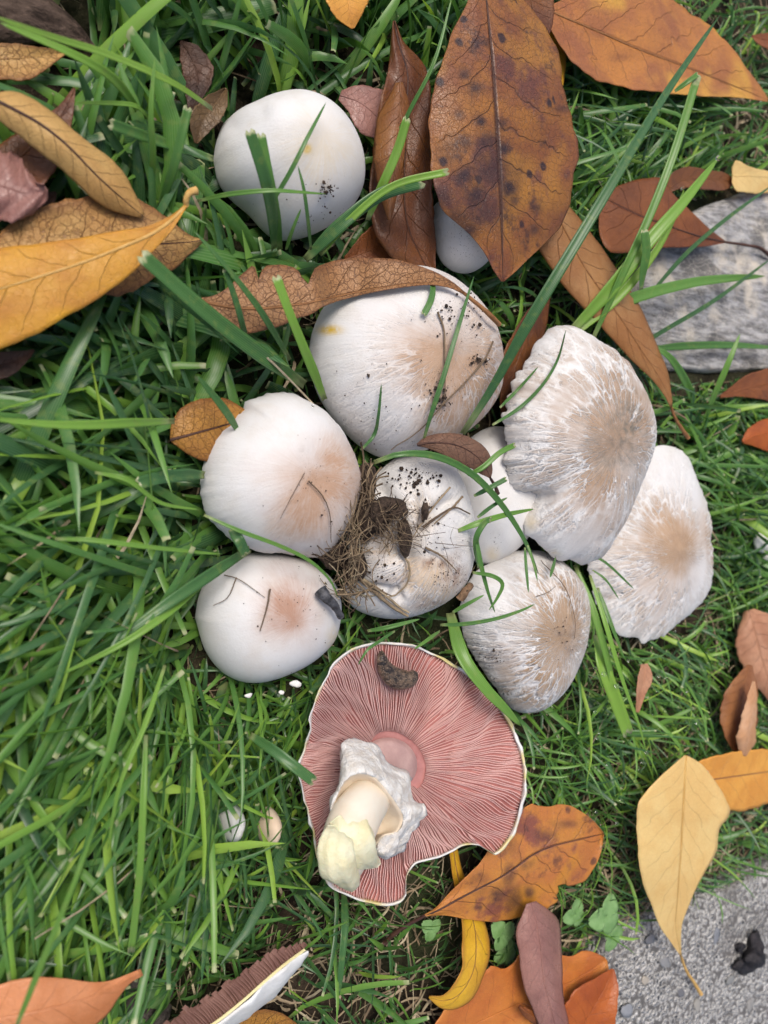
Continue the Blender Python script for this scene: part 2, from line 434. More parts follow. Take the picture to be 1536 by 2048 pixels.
# concrete path in the corner
po = world_outline([(1236, 1868), (1330, 1822), (1440, 1792), (1560, 1738), (1900, 1610), (2600, 1500), (2600, 2600), (1700, 3300),
                    (1080, 3000), (1120, 2500), (1165, 2200), (1185, 2060), (1196, 1950)], .004, 160)[:, :2]
path = slab_from_outline('path', po, .004, -.03, mat_concrete(), 60, .0006, 300, 3)
path['kind'] = 'structure'
OBST.append((P(*np.meshgrid(np.arange(1190, 1700, 6), np.arange(1740, 2300, 6)), .0)[
    (np.add(*[a*b for a, b in zip(np.meshgrid(np.arange(1190, 1700, 6), np.arange(1740, 2300, 6)), (.42, 1))]) > 2385)], False))
def pebble(px, py, r, col, parent, seed, z=.0042):
    u, vv = np.meshgrid(np.linspace(0, math.pi, 7), np.arange(10)*math.pi/5, indexing='ij')
    s = np.stack([np.sin(u)*np.cos(vv), np.sin(u)*np.sin(vv), np.cos(u)], -1).reshape(-1, 3)
    s = s*(1+.22*fbm(s, 2.2, seed, 2)*1.6)[:, None]*np.array([r[0], r[1], min(r)*.16])
    a = seed*1.3; R = np.array([[math.cos(a), -math.sin(a), 0], [math.sin(a), math.cos(a), 0], [0, 0, 1]])
    add('pebble', s @ R.T + P(px, py, z), grid_faces(7, 10, True), mat_pebble(col), parent)
for i, (x, y, a, b, c) in enumerate([(1432, 1872, 6, 4, (.24, .25, .27)), (1330, 1925, 6, 3, (.28, .28, .28)), (1255, 2018, 4, 6, (.30, .31, .33)),
                                  (1395, 2010, 5, 3, (.36, .34, .30)), (1300, 1880, 5, 3, (.20, .20, .21)), (1480, 1845, 4, 3, (.5, .48, .44)), (1360, 1985, 4, 3, (.17, .17, .18)),
                                  (1500, 2010, 5, 4, (.3, .29, .27)), (1290, 1960, 4, 3, (.45, .40, .33)), (1460, 1960, 5, 3, (.26, .26, .25))]):
    pebble(x, y, (a*1e-3, b*1e-3), c, path, i+1)

# weathered slab at the lawn's edge
so = world_outline([(1322, 470), (1352, 438), (1430, 405), (1536, 366), (1680, 310), (1900, 300), (1900, 690), (1700, 688), (1536, 690), (1430, 692),
                    (1345, 692), (1318, 690), (1292, 640), (1288, 580), (1300, 520)], .014, 150)[:, :2]
M_SLAB = mat_slab()
slab = root('stone_slab', 'weathered grey slab with pale flecks lying half buried at the lawn edge', 'slab', (so[:, 0].mean(), so[:, 1].mean(), 0))
top = slab_from_outline('slab_top', so, .014, -.004, M_SLAB, 40, .0016, 110, 21, .0, slab)
lo = world_outline([(1318, 660), (1330, 728), (1420, 742), (1536, 738), (1750, 730), (1750, 640), (1536, 640), (1420, 640)], .008, 90)[:, :2]
slab_from_outline('lower_ledge', lo, .0085, -.006, M_SLAB, 16, .0012, 120, 27, .0, slab)
OBST.append((np.column_stack([np.repeat(so.mean(0)[None], 1, 0), [[.0]]]), False))
_q = np.linspace(0, 1, 40)[:, None, None]
OBST.append((np.concatenate([np.column_stack([so.mean(0)+(so-so.mean(0))*t, np.zeros(len(so))]) for t in np.linspace(0, 1, 40)]), True))
OBST.append((np.concatenate([np.column_stack([lo.mean(0)+(lo-lo.mean(0))*t, np.zeros(len(lo))]) for t in np.linspace(0, 1, 30)]), False))

# bark in the corner
def bark(name, label, pts, r, seed):
    p = np.array([P(*q) for q in pts]); p = spline(p, 26)
    v, f = tube(p, r*np.interp(np.linspace(0, 1, 26), [0, .6, .8, .93, 1], [1, .95, .8, .5, .1]), 22, .6, seed, .34)
    return tag(add(name, v, f, mat_bark(), org=None), label, 'bark')
bk = bark('bark_piece', 'rough dark brown rotten bark lying in the corner of the lawn', [(-160, 10, .006), (0, 20, .008), (90, 45, .008), (190, 95, .006)], .013, 4)
OBST.append((np.array([v.co[:] for v in bk.data.vertices]), True))

# ------------------------------------------------------------------ mushrooms
def cap_surface(rim_w, n, H, p, q, nr, drop=.0018, det=None):
    """rim_w (k,3) world rim; dome raised along n by H. det: rim detail (k,) that only the margin follows."""
    O = rim_w.mean(0); k = len(rim_w)
    a = np.linspace(0.0, math.pi/2, nr); a[0] = 0.012
    rho = np.sin(a)**(2/p); hh = np.cos(a)**(2/q)
    det = np.ones(k) if det is None else det
    fac = lambda r: 1 + (det-1)*max(0.0, min(1.0, (r-.62)/.38))**1.5
    S = np.array([O + (rim_w-O)*(r_*fac(r_))[:, None] + n*H*h_ for r_, h_ in zip(rho, hh)])
    und = [O + (rim_w-O)*(rr*det)[:, None] + n*drop*dz for rr, dz in ((.992, -.5), (.972, -.9), (.945, -.7), (.90, -.1))]
    return np.concatenate([S, np.array(und)]), np.concatenate([rho, [1.0, 1, 1, 1]]), O

def csmooth(a, sig):
    k = len(a); x = np.arange(k); d = np.minimum(x, k-x); g = np.exp(-(d/sig)**2/2); g /= g.sum()
    return np.real(np.fft.ifft(np.fft.fft(a)*np.fft.fft(g)))

def fit_cap(outl, rimz, H, tilt=(0, 0), p=2.1, q=1.8, k=180, nr=52, iters=10):
    n = np.array([math.sin(math.radians(tilt[0])), math.sin(math.radians(tilt[1])), 0.0]); n[2] = math.sqrt(1-n[0]**2-n[1]**2)
    c = np.mean(outl, 0)
    tgt = spline(np.array(list(outl)+[outl[0]], float), 1441)[:-1]
    ang = np.arctan2(tgt[:, 1]-c[1], tgt[:, 0]-c[0]); rad = np.hypot(tgt[:, 1]-c[1], tgt[:, 0]-c[0])
    th = np.arange(k)*2*math.pi/k - math.pi
    ordr = np.argsort(ang); tr = np.interp(th, np.concatenate([ang[ordr]-2*math.pi, ang[ordr], ang[ordr]+2*math.pi]), np.tile(rad[ordr], 3))
    ts = csmooth(tr, 5.0); det = tr/ts
    cw = P(c[0], c[1], rimz)
    def unproj(r):
        d = FWD + ((c[0]+r*np.cos(th)-768)/FPX)[:, None]*RGT + ((1024-c[1]-r*np.sin(th))/FPX)[:, None]*UPV
        t = ((cw-CAM) @ n)/(d @ n); return CAM + d*t[:, None]
    corr = np.ones(k)
    for it in range(iters):
        S, t, O = cap_surface(unproj(ts*corr), n, H, p, q, nr)
        x, y, _ = proj(S.reshape(-1, 3)); a = np.arctan2(y-c[1], x-c[0]); rr = np.hypot(y-c[1], x-c[0])
        b = np.round((a+math.pi)/(2*math.pi)*72).astype(int) % 72
        sil = np.zeros(72); np.maximum.at(sil, b, rr)
        sil = np.interp(th, np.arange(-1, 74)*2*math.pi/72-math.pi, np.concatenate([sil[-1:], sil, sil[:2]]))
        corr = np.clip(csmooth(corr*(ts/np.maximum(sil, 1))**.6, 7.0), .55, 1.15)
    S, t, O = cap_surface(unproj(ts*corr), n, H, p, q, nr, det=det)
    return S, t, O, n, th

def seg_dist(x, y, pl):
    pl = np.asarray(pl, float); d = np.full(x.shape, 1e9)
    for a, b in zip(pl[:-1], pl[1:]):
        ab = b[:2]-a[:2]; L = (ab**2).sum()+1e-9
        t = np.clip(((x-a[0])*ab[0]+(y-a[1])*ab[1])/L, 0, 1)
        d = np.minimum(d, np.hypot(x-a[0]-t*ab[0], y-a[1]-t*ab[1]))
    return d
def patch(x, y, specs, w):
    out = np.zeros_like(x)
    for s in specs:
        cx, cy, r, amt = s[:4]; ry = s[4] if len(s) > 4 else r
        d = np.hypot((x-cx)/r, (y-cy)/ry)*(1+.28*w)
        out = np.maximum(out, amt*np.exp(-d**2.6))
    return out

M_STEM = mat_flesh('mushroom_stem_flesh', (0.66, 0.61, 0.51), (0.55, 0.48, 0.37), 60)
M_GILLPINK = mat_gill('pink_gill', (0.80, 0.535, 0.495), (0.75, 0.465, 0.425))
M_GILLDISC = mat_flesh('gill_underside', (0.40, 0.20, 0.17), (0.28, 0.13, 0.11), 80)
def mushroom(label, outl, rimz, H, mat, tilt=(0, 0), p=2.1, q=1.8, tan=(), dark=(), yel=(), dirt=(), grooves=(), lumps=(), rag=0.0, wave=0.0, seed=1, fib=0.0, stem=True, hide=True, group='white field mushrooms in the lawn'):
    S, t, O, n, th = fit_cap(outl, rimz, H, tilt, p, q)
    nr, k, _ = S.shape
    T = np.repeat(t, k); TH = np.tile(th, nr); v = S.reshape(-1, 3).copy()
    out = (v-O); out -= (out @ n)[:, None]*n; ol = np.linalg.norm(out, axis=1)[:, None]+1e-9; out /= ol
    nor = out*(T**2)[:, None]*.8 + n*(1.05-T)[:, None]; nor /= np.linalg.norm(nor, axis=1)[:, None]
    base = np.column_stack([np.cos(TH)*.035, np.sin(TH)*.035, T*.035])
    R = ol.max()
    v += nor*(R*.026*fbm(v, 48, seed*3, 3)*np.clip(1.2-T, 0, 1))[:, None]                          # uneven dome
    if fib:   # fine radial ridges pressed into the skin
        rr = np.sin(TH*61+2.2*np.sin(T*9+TH*5)+seed)*.5+np.sin(TH*97+3*np.sin(T*7+TH*3))*.5
        v += nor*(fib*rr*np.clip((T-.3)*1.8, 0, 1))[:, None]
    edge = np.clip((T-.86)/.14, 0, 1)
    if rag:
        jag = wob(np.column_stack([np.cos(TH)*6, np.sin(TH)*6, 0*TH]), 2.2, seed+40) + .7*wob(np.column_stack([np.cos(TH)*20, np.sin(TH)*20, 0*TH]), 2.5, seed+41)
        v += out*(rag*jag*edge)[:, None]
    if wave:
        wv = wob(np.column_stack([np.cos(TH)*2.2, np.sin(TH)*2.2, 0*TH]), 2.0, seed+50)
        v += n*(wave*wv*np.clip((T-.35)/.65, 0, 1)**1.6)[:, None]
    x, y, dep = proj(v)
    for pl, depth, wid in grooves:
        d = seg_dist(x, y, pl); v -= nor*(depth*np.exp(-(d/wid)**2)*(T < 1))[:, None]
    for cx, cy, rx, ry, hgt in lumps:
        d = np.hypot((x-cx)/rx, (y-cy)/ry); v += nor*(hgt*np.exp(-d**2.4)*(T < .99))[:, None]
    wn_ = fbm(v, 90, seed+5, 3)
    at = {'rv': np.column_stack([np.cos(TH), np.sin(TH), T]), 'tan': np.clip(patch(x, y, tan, wn_), 0, 1), 'dark': patch(x, y, dark, wn_),
          'yel': patch(x, y, yel, wn_*.4), 'dirt': patch(x, y, dirt, wn_)}
    loc = O.copy(); loc[2] = 0
    e = root('mushroom', label, 'mushroom', loc, group)
    f = grid_faces(nr, k, True).tolist(); f.insert(0, list(range(k)))
    c = add('cap', v, f, mat, e, at)
    rim = S[-1]; ui = [rim]                                     # underside with radial gill folds
    for s, up in ((.75, .18), (.5, .30), (.25, .34), (.16, .34)):
        ui.append(O+(rim-O)*s/.9*.9 + n*H*up*.9 + n*(.0008*np.sin(np.arange(k)*math.pi))[:, None])
    add('gills', np.vstack(ui)-n*.0004, grid_faces(len(ui), k, True)[:, ::-1], M_GILLDISC, e)
    if stem:
        rs = R*.17
        foot = np.array([O[0], O[1], -.006]); topp = O+n*H*.42
        pts = spline(np.array([foot, foot*.6+topp*.4, topp]), 8)
        tv, tf = tube(pts, np.linspace(rs*1.2, rs, 8), 18, 1, seed, .06)
        add('stem', tv, tf, M_STEM, e)
    if hide: OBST.append((v, True))
    x0, y0, _ = proj(v[:(nr-4)*k])
    e['_cap'] = c.name
    return e, c

def surf_point(capo, px, py, lift=0.0):
    """Visible surface point of a cap nearest to a pixel."""
    me = capo.data; co = np.empty(len(me.vertices)*3); me.vertices.foreach_get('co', co); co = co.reshape(-1, 3)+np.array(capo['_o'])
    x, y, d = proj(co)
    px = np.atleast_1d(px); py = np.atleast_1d(py); out = []
    for a, b in zip(px, py):
        dd = np.hypot(x-a, y-b); c = np.where(dd < dd.min()+9)[0]; i = c[np.argmin(d[c])]
        ray = FWD + (a-768)/FPX*RGT + (1024-b)/FPX*UPV
        out.append(CAM + ray*(d[i]-lift))
    return np.array(out)

MW = mat_cap('smooth_white_cap', tan=(0.66, 0.55, 0.38), crack=.1, speck=.8, fine=.25)
m1, c1 = mushroom('round smooth white mushroom cap with a small orange spot, standing alone among long grass',
    [(425,320),(432,280),(450,238),(490,212),(530,192),(565,180),(610,183),(650,198),(690,232),(715,275),(728,325),(726,365),(718,400),(700,425),(665,450),(620,472),(575,483),(545,478),(520,458),(495,430),(460,400),(435,365)],
    .016, .038, MW, p=2.3, q=2.0, tan=[(645,310,75,.55)], yel=[(614,298,9,.9)], dirt=[(655,380,26,1.0),(620,440,60,.35),(520,250,40,.25)], lumps=[(570,235,45,35,.0012)], grooves=[([(470,250),(520,225)], .0012, 20)], seed=2, fib=.00003)
M3 = mat_cap('dusty_white_cap', tan=(0.44, 0.29, 0.19), crack=.45, speck=.85, fine=.6, radial_=.35)
m3, c3 = mushroom('large white mushroom with tan crown, a yellow bruise and scattered soil specks',
    [(617,700),(625,660),(650,610),(700,572),(760,545),(810,528),(860,535),(910,560),(950,590),(985,635),(1003,690),(1005,750),(995,800),(965,840),(920,875),(870,895),(810,912),(760,915),(715,890),(675,850),(640,800),(622,750)],
    .020, .040, M3, p=2.4, q=2.0, tan=[(870,725,112,1.0),(955,770,95,1.0,140),(900,830,95,.9),(930,850,70,.9)], yel=[(660,660,24,1.0,9)], dirt=[(910,640,80,.9,60),(880,790,70,.8),(960,720,50,.7),(830,840,70,.5),(740,820,90,.35)], dark=[(880,800,14,.8,18),(962,722,13,.8)], grooves=[([(830,650),(850,700),(840,780)], .0012, 26)], seed=5, fib=.00007)
M4 = mat_cap('rosy_white_cap', tan=(0.46, 0.29, 0.19), crack=.12, speck=.7, fine=.4, radial_=.45)
m4, c4 = mushroom('white mushroom with a pinkish crown, torn notch in its rim beside a small oval leaf',
    [(400,985),(405,930),(425,880),(460,840),(490,818),(486,806),(530,788),(570,784),(615,800),(655,825),(690,870),(715,920),(727,965),(715,1010),(695,1060),(665,1095),(640,1118),(590,1112),(530,1105),(480,1090),(440,1060),(415,1030)],
    .026, .031, M4, p=2.2, q=1.9, tan=[(645,975,100,1.0,80),(615,1015,85,.95),(668,930,60,.9)], dirt=[(640,960,70,.5)], dark=[(610,905,18,.3)], grooves=[([(455,850),(560,880),(640,960)], .0008, 26)], seed=7, fib=.00006, rag=.0005)
m5, c5 = mushroom('smaller white mushroom with brown crown, tucked below the rosy torn one',
    [(390,1235),(398,1190),(420,1150),(455,1120),(510,1105),(570,1108),(625,1125),(660,1150),(680,1190),(682,1235),(672,1280),(645,1310),(600,1340),(540,1362),(490,1366),(445,1345),(410,1300)],
    .016, .030, mat_cap('brown_crowned_cap', tan=(0.38, 0.22, 0.15), crack=.08, speck=.6, fine=.2, radial_=.5), p=2.3, q=1.9, tan=[(578,1225,62,.95,66),(560,1150,40,.35)], dirt=[(580,1200,60,.4)], yel=[(668,1290,16,.35,40)], seed=9, fib=.00003)
M6 = mat_cap('soiled_cap', tan=(0.62, 0.46, 0.30), dark=(0.20, 0.09, 0.04), crack=.7, speck=1.0, fine=.6, net=14)
m6, c6 = mushroom('creased white mushroom at the middle of the cluster, smeared with soil and roots',
    [(770,930),(800,910),(845,905),(890,915),(915,945),(935,990),(950,1040),(952,1085),(945,1135),(925,1175),(890,1205),(850,1228),(800,1240),(750,1235),(705,1215),(690,1180),(690,1130),(685,1080),(700,1030),(730,970)],
    .020, .026, M6, p=2.6, q=1.7, tan=[(770,1075,65,.8,52),(850,1150,60,.8,34),(880,1180,50,.7),(840,1030,40,.5)], dark=[(860,1125,28,.85,10),(905,1150,24,.8,32),(855,1205,48,.75,11),(775,1163,24,.75,9)],
    dirt=[(830,965,46,1.0,26),(840,1040,60,.9),(740,1140,60,.8),(900,1150,40,.9),(860,1210,60,.8,20)],
    grooves=[([(905,1000),(860,1030),(830,1080),(822,1130),(812,1170),(780,1200)], .0045, 11),([(760,980),(790,1010),(800,1050),(775,1085),(820,1110)], .006, 16),([(690,1185),(740,1175),(775,1180),(800,1200)], .003, 9),([(845,1000),(850,1060)], .003, 9)],
    lumps=[(770,1110,55,45,.004),(870,1160,50,40,.003),(840,960,70,35,.002)], seed=12, fib=.00005)
m7, c7 = mushroom('plain white mushroom squeezed between the soiled cap and the large scaly cap',
    [(905,950),(925,890),(970,855),(1010,850),(1045,870),(1080,930),(1085,1010),(1060,1070),(1020,1110),(985,1128),(955,1130),(930,1100),(910,1040)],
    .010, .024, MW, p=2.4, q=1.9, dirt=[(990,1090,20,.7),(1000,900,40,.3)], yel=[(985,1110,14,.3)], seed=15, fib=.00003)
M8 = mat_cap('large_scaly_cap', tan=(0.37, 0.25, 0.165), dark=(0.15, 0.14, 0.115), crack=1.0, speck=.4, fine=.7, net=8.5, radial_=.45)
m8, c8 = mushroom('largest scaly mushroom with cracked grey brown crown and a notched ragged rim',
    [(1012,800),(1030,760),(1055,715),(1085,675),(1130,655),(1180,668),(1225,695),(1270,745),(1300,800),(1310,850),(1305,905),(1285,965),(1255,1030),(1220,1090),(1185,1130),(1160,1138),(1110,1118),(1070,1085),(1047,1055),(1050,1030),(1068,1008),(1054,992),(1030,975),(1012,940),(1005,890),(1003,840)],
    .034, .034, M8, p=2.0, q=1.7, tan=[(1235,835,100,1.0,150),(1175,830,120,.72,165),(1200,970,90,.9,120),(1245,740,75,.9),(1290,800,50,.8)], dark=[(1250,860,34,.95,100),(1225,920,50,.6),(1200,830,50,.35,90)], yel=[(1110,1105,10,.35,5),(1062,1045,14,.35)], seed=18, fib=.00022, rag=.0019, wave=.0008)
M9 = mat_cap('flat_frilled_cap', tan=(0.42, 0.28, 0.175), dark=(0.25, 0.15, 0.09), crack=.9, speck=.2, fine=.9, net=9, radial_=.5)
m9, c9 = mushroom('flat pale mushroom with frilled rim and torn gash, under the largest scaly one',
    [(1300,893),(1340,892),(1370,915),(1390,955),(1410,1000),(1428,1050),(1424,1078),(1430,1100),(1420,1160),(1400,1210),(1370,1245),(1330,1275),(1290,1288),(1278,1274),(1245,1268),(1215,1240),(1195,1200),(1180,1160),(1175,1120),(1200,1060),(1240,990),(1275,920)],
    .016, .018, M9, p=1.6, q=1.3, tan=[(1345,1080,80,1.0,90),(1310,1110,115,.6,135),(1290,1180,95,.55)], dark=[(1360,1085,22,.45,50),(1215,1140,35,.7,7),(1215,1195,16,.8,8)], grooves=[([(1190,1150),(1235,1130),(1275,1105)], .0016, 9),([(1195,1205),(1235,1190)], .0014, 9)], lumps=[(1265,1112,28,8,.0012)], seed=21, fib=.00025, rag=.0013, wave=.0022)
M10 = mat_cap('tan_scaly_cap', tan=(0.36, 0.24, 0.145), dark=(0.19, 0.13, 0.10), crack=1.0, speck=.6, fine=.7, net=8, radial_=.45)
m10, c10 = mushroom('tan cracked scaly mushroom between the upturned gilled one and the flat frilled one',
    [(915,1225),(925,1190),(945,1150),(985,1120),(1040,1100),(1100,1105),(1150,1140),(1175,1190),(1178,1240),(1170,1300),(1150,1345),(1120,1390),(1080,1425),(1045,1433),(1015,1415),(985,1370),(950,1320),(925,1270)],
    .016, .032, M10, p=2.2, q=1.8, tan=[(1115,1245,90,1.0,120),(1085,1330,95,.85,90),(1110,1180,70,.9,60),(1040,1270,70,.4)], dark=[(1135,1275,26,.6,40),(1160,1200,16,.35,60),(1000,1315,22,.55,12),(980,1272,14,.5,6)], seed=24, fib=.00014, rag=.0005)
m2, c2 = mushroom('small white mushroom peeping out under the big dark spotted leaf',
    [(860,440),(870,405),(900,390),(950,400),(985,440),(990,500),(965,535),(935,548),(900,540),(875,510)],
    .020, .022, MW, p=2.4, q=2.0, dirt=[(930,480,50,.6)], seed=27, fib=.00003)
for i, (cx, cy, rx, ry, lb) in enumerate([(462, 1645, 28, 40, 'white'), (536, 1652, 25, 40, 'cream')]):
    a = np.arange(12)*2*math.pi/12
    mushroom(('tiny white button mushroom almost buried in thick grass' if i == 0 else 'tiny cream button mushroom half hidden by grass beside a whiter one'), [(cx+rx*math.cos(t), cy+ry*math.sin(t)) for t in a],
             .022, .013, MW if i == 0 else mat_cap('cream_button_cap', tan=(0.72, 0.52, 0.36), white=(.70, .58, .45), crack=0, speck=.3, fine=.2), p=2.4, q=2.0, tan=() if i == 0 else [(536, 1650, 40, .6)], seed=30+i, group=None, hide=False)

# ------------------------------------------------------------------ the upturned mushroom with pink gills
UOUT = [(640,1375),(665,1330),(705,1297),(760,1284),(820,1289),(870,1306),(920,1336),(965,1371),(1000,1411),(1026,1455),(1043,1500),(1052,1540),(1050,1590),(1038,1640),(1020,1680),(990,1710),
        (962,1692),(930,1690),(905,1703),(880,1714),(850,1722),(828,1730),(814,1755),(812,1788),(798,1806),(770,1812),(735,1805),(695,1795),(655,1765),(635,1720),(624,1660),(612,1620),(601,1575),(597,1535),(606,1500),(618,1462),(622,1420)]
UC = np.array([778.0, 1528.0])
def u_outline(th):
    q = spline(np.array(UOUT+[UOUT[0]], float), 1500)[:-1]
    a = np.arctan2(q[:, 1]-UC[1], q[:, 0]-UC[0]); r = np.hypot(q[:, 0]-UC[0], q[:, 1]-UC[1]); o = np.argsort(a)
    return np.interp((th+math.pi) % (2*math.pi)-math.pi, np.concatenate([a[o]-2*math.pi, a[o], a[o]+2*math.pi]), np.tile(r[o], 3))
def u_rimz(th):
    return .034 + .0035*np.sin(th*2+.6) + .002*np.sin(th*5+1.0) + .0012*np.sin(th*9)
def u_pt(th, t, dz=0.0):
    """Point of the gill bed at angle th, fraction t of the radius."""
    r = u_outline(th)*t; z0 = .024
    z = z0 + (u_rimz(th)-z0)*t**2.2 + dz
    return P(UC[0]+r*np.cos(th), UC[1]+r*np.sin(th), z)
um = root('mushroom', 'upturned mushroom showing pink gills, thick pale stem and torn white ring', 'mushroom', (*P(800, 1540, 0)[:2], 0))
k = 300; th = np.arange(k)*2*math.pi/k
M_UCAP = mat_flesh('upturned_cap_skin', (0.78, 0.76, 0.70), (0.70, 0.67, 0.52), 90)
n_ = NT('yellowing_cap_margin'); o_ = n_.obj()
M_UEDGE = n_.finish(n_.mix(n_.ss(n_.noise(o_, 70, 4), .48, .66), (0.72, 0.71, 0.67), (0.64, 0.55, 0.24)), .6, n_.bump(n_.noise(o_, 500, 4), .6, .0006), .3, sss=.1)
rows = []
for t, dz in ((.02, -.006), (.3, -.006), (.6, -.006), (.85, -.006), (.955, -.0055), (.978, -.0025), (.986, .0003), (.996, .0006), (1.004, -.0010), (1.0, -.003), (.97, -.0048), (.85, -.009), (.6, -.0135), (.3, -.016), (.02, -.017)):
    rows.append(u_pt(th, np.full(k, t), dz))
v = np.vstack(rows)
jag = .0006*fbm(v, 350, 8, 3)*np.repeat(np.arange(len(rows)) > 5, k); v += np.column_stack([jag, jag*.6, jag*.5])
f = grid_faces(len(rows), k, True).tolist()
ucap = add('cap', v, f, M_UEDGE, um)
OBST.append((v, True))
# bed under the gills
M_BED = mat_flesh('gill_bed', (0.46, 0.21, 0.19), (0.36, 0.15, 0.135), 120)
rows = [u_pt(th, np.full(k, t), -.0028) for t in np.linspace(.02, .972, 12)]
add('gill_bed', np.vstack(rows), grid_faces(12, k, True), M_BED, um)
NG = 300
for i in range(NG):
    a0 = (i + rng.uniform(-.22, .22))*2*math.pi/NG
    short = i % 7 in (1, 3, 5)
    t0 = rng.uniform(.40, .62) if short else .27
    dead = rng.uniform() 
    ns = 12; t = np.linspace(t0, rng.uniform(.976, .986), ns)
    # sideways waver shared by neighbours so that gills sweep together
    wv = .022*np.sin(5*a0+7*t) * t + .013*np.sin(13*a0+16*t+1.3)*t + .010*np.sin(31*a0+25*t)*t + rng.normal(0, .003)*np.sin(9*t+rng.uniform(0, 6))
    ang = a0 + wv
    hgt = (.0030*np.minimum(1, (t-t0)/.10+ (.0 if short else .55))*np.minimum(1, (1.0-t)/.08+.42)) + rng.normal(0, .00010)
    thick = (.00021 + .00014*t)
    dth = thick/ (np.maximum(u_outline(ang)*t, 30)*(.36/FPX))
    lean = .5*dth*np.sin(9*a0+5*t)+ .9*dth*np.sin(3.0*a0+1+4*t)
    bl = u_pt(ang-dth*.6, t, -.0030); br = u_pt(ang+dth*.6, t, -.0030)
    tl = u_pt(ang-dth*.42+lean, t, -.0030+hgt); tr_ = u_pt(ang+dth*.42+lean, t, -.0030+hgt)
    v = np.concatenate([bl, tl, tr_, br]); f = []
    for s in range(ns-1):
        for c in range(3): f.append([c*ns+s, c*ns+s+1, (c+1)*ns+s+1, (c+1)*ns+s])
    f.append([0, ns, 2*ns, 3*ns]); f.append([ns-1, 4*ns-1, 3*ns-1, 2*ns-1])
    add('gill', v, f, M_GILLPINK, um)
# smooth ring of flesh where the gills start
d = np.arange(64)*2*math.pi/64
rows = [u_pt(d, np.full(64, t), dz) for t, dz in ((.28, -.002), (.265, .0008), (.24, .0016), (.21, .0012), (.19, .0022), (.1, .0025), (.01, .0025))]
M_COLLAR = mat_flesh('stem_collar', (0.50, 0.33, 0.29), (0.38, 0.235, 0.215), 90)
def disc_pts(cx, cy, rx, ry, z, n=64):
    a = np.arange(n)*2*math.pi/n; return P(cx+rx*np.cos(a), cy+ry*np.sin(a), z)
rows = [disc_pts(776, 1530, s*53, s*50, z) for s, z in ((1.10, .0225), (1.0, .0250), (.9, .0264), (.8, .0268), (.7, .0274), (.5, .029), (.02, .029))]
add('collar', np.vstack(rows), grid_faces(len(rows), 64, True), M_COLLAR, um)
# stem, leaning towards the lower left, torn off at its foot
ax = np.array([(752, 1572, .034), (748, 1582, .040), (742, 1592, .046), (722, 1620, .053), (704, 1652, .057), (694, 1690, .058), (694, 1722, .055), (700, 1748, .050)], float)
axs = spline(ax, 30); cen = P(axs[:, 0], axs[:, 1], axs[:, 2])
rp = np.interp(np.linspace(0, 1, 30), [0, .2, .4, .62, .8, .92, 1], [46, 52, 58, 57, 50, 40, 17])
dep = proj(cen)[2]
v, f = tube(cen, rp*dep/FPX, 40, .82, 61, .05)
st = add('stem', v, f, mat_flesh('cream_stem', (0.72, 0.66, 0.55), (0.66, 0.54, 0.40), 45, .45, .0004, .25), um)
OBST.append((v, True))
M_TORN = mat_flesh('torn_yellow_flesh', (0.72, 0.70, 0.50), (0.66, 0.60, 0.36), 90, .5, .0014, .25)
for pts, rr, sd_ in (([(668, 1662, .060), (672, 1690, .066), (682, 1722, .066), (698, 1752, .058), (704, 1772, .051)], [22, 36, 40, 33, 12], 70),
                     ([(690, 1640, .058), (705, 1672, .064), (722, 1700, .063), (738, 1716, .058), (752, 1726, .052)], [30, 36, 34, 26, 10], 75)):
    a = spline(np.array(pts, float), 22); c = P(a[:, 0], a[:, 1], a[:, 2]); r = np.interp(np.linspace(0, 1, 22), np.linspace(0, 1, len(rr)), rr)
    v, f = tube(c, r*proj(c)[2]/FPX, 40, .75, sd_, .13)
    cc_ = np.repeat(c, 40, axis=0); an_ = np.tile(np.arange(40)*2*math.pi/40, 22); uu_ = np.repeat(np.linspace(0, 1, 22), 40)
    v = cc_+(v-cc_)*(1+.10*np.sin(3*an_+sd_+3*uu_)+.05*np.sin(8*an_+6*uu_)+.03*fbm(v, 420, sd_, 2))[:, None]
    add('torn_lobe', v, f, M_TORN, st)
# ring: thick torn skirt standing off the stem
inn = spline(np.array([(664,1618,.052),(676,1582,.054),(692,1556,.056),(716,1545,.058),(745,1553,.059),(772,1580,.058),(792,1606,.056),(806,1636,.053),(795,1662,.052),(770,1670,.053),(752,1690,.051)], float), 70)
out = spline(np.array([(656,1624,.045),(668,1580,.042),(684,1540,.039),(689,1480,.038),(722,1480,.037),(750,1490,.036),(778,1528,.036),(820,1548,.037),(823,1598,.040),(852,1614,.045),(828,1662,.041),(784,1719,.040),(752,1708,.046)], float), 70)
nvv = 26; ring = []
for s in np.linspace(0, 1, nvv):
    q = inn*(1-s)+out*s; q[:, 2] += .004*math.sin(math.pi*s)
    ring.append(P(q[:, 0], q[:, 1], q[:, 2]))
v = np.array(ring).reshape(-1, 3)
edge_ = np.repeat(np.linspace(0, 1, nvv)**3, 70)
v[:, 2] += .0016*fbm(v, 230, 33, 4)+.0006*fbm(v, 900, 34, 2); e_ = .0007*fbm(v, 300, 35, 3)+.0016*edge_*fbm(v, 620, 36, 2); v[:, 0] += e_; v[:, 1] -= e_*.7
M_RING = mat_flesh('torn_ring', (0.74, 0.73, 0.70), (0.60, 0.55, 0.48), 230, .8, .003, .1)
add('ring', v, grid_faces(nvv, 70), M_RING, um, solid=.0008)
mid_ = inn.copy(); cstem = spline(np.array([(700,1600,.05),(700,1590,.05),(715,1580,.05),(728,1575,.05),(745,1590,.049),(752,1615,.048),(755,1640,.047),(750,1665,.046),(742,1672,.045),(730,1680,.045),(725,1690,.045)], float), 70)
lin = []
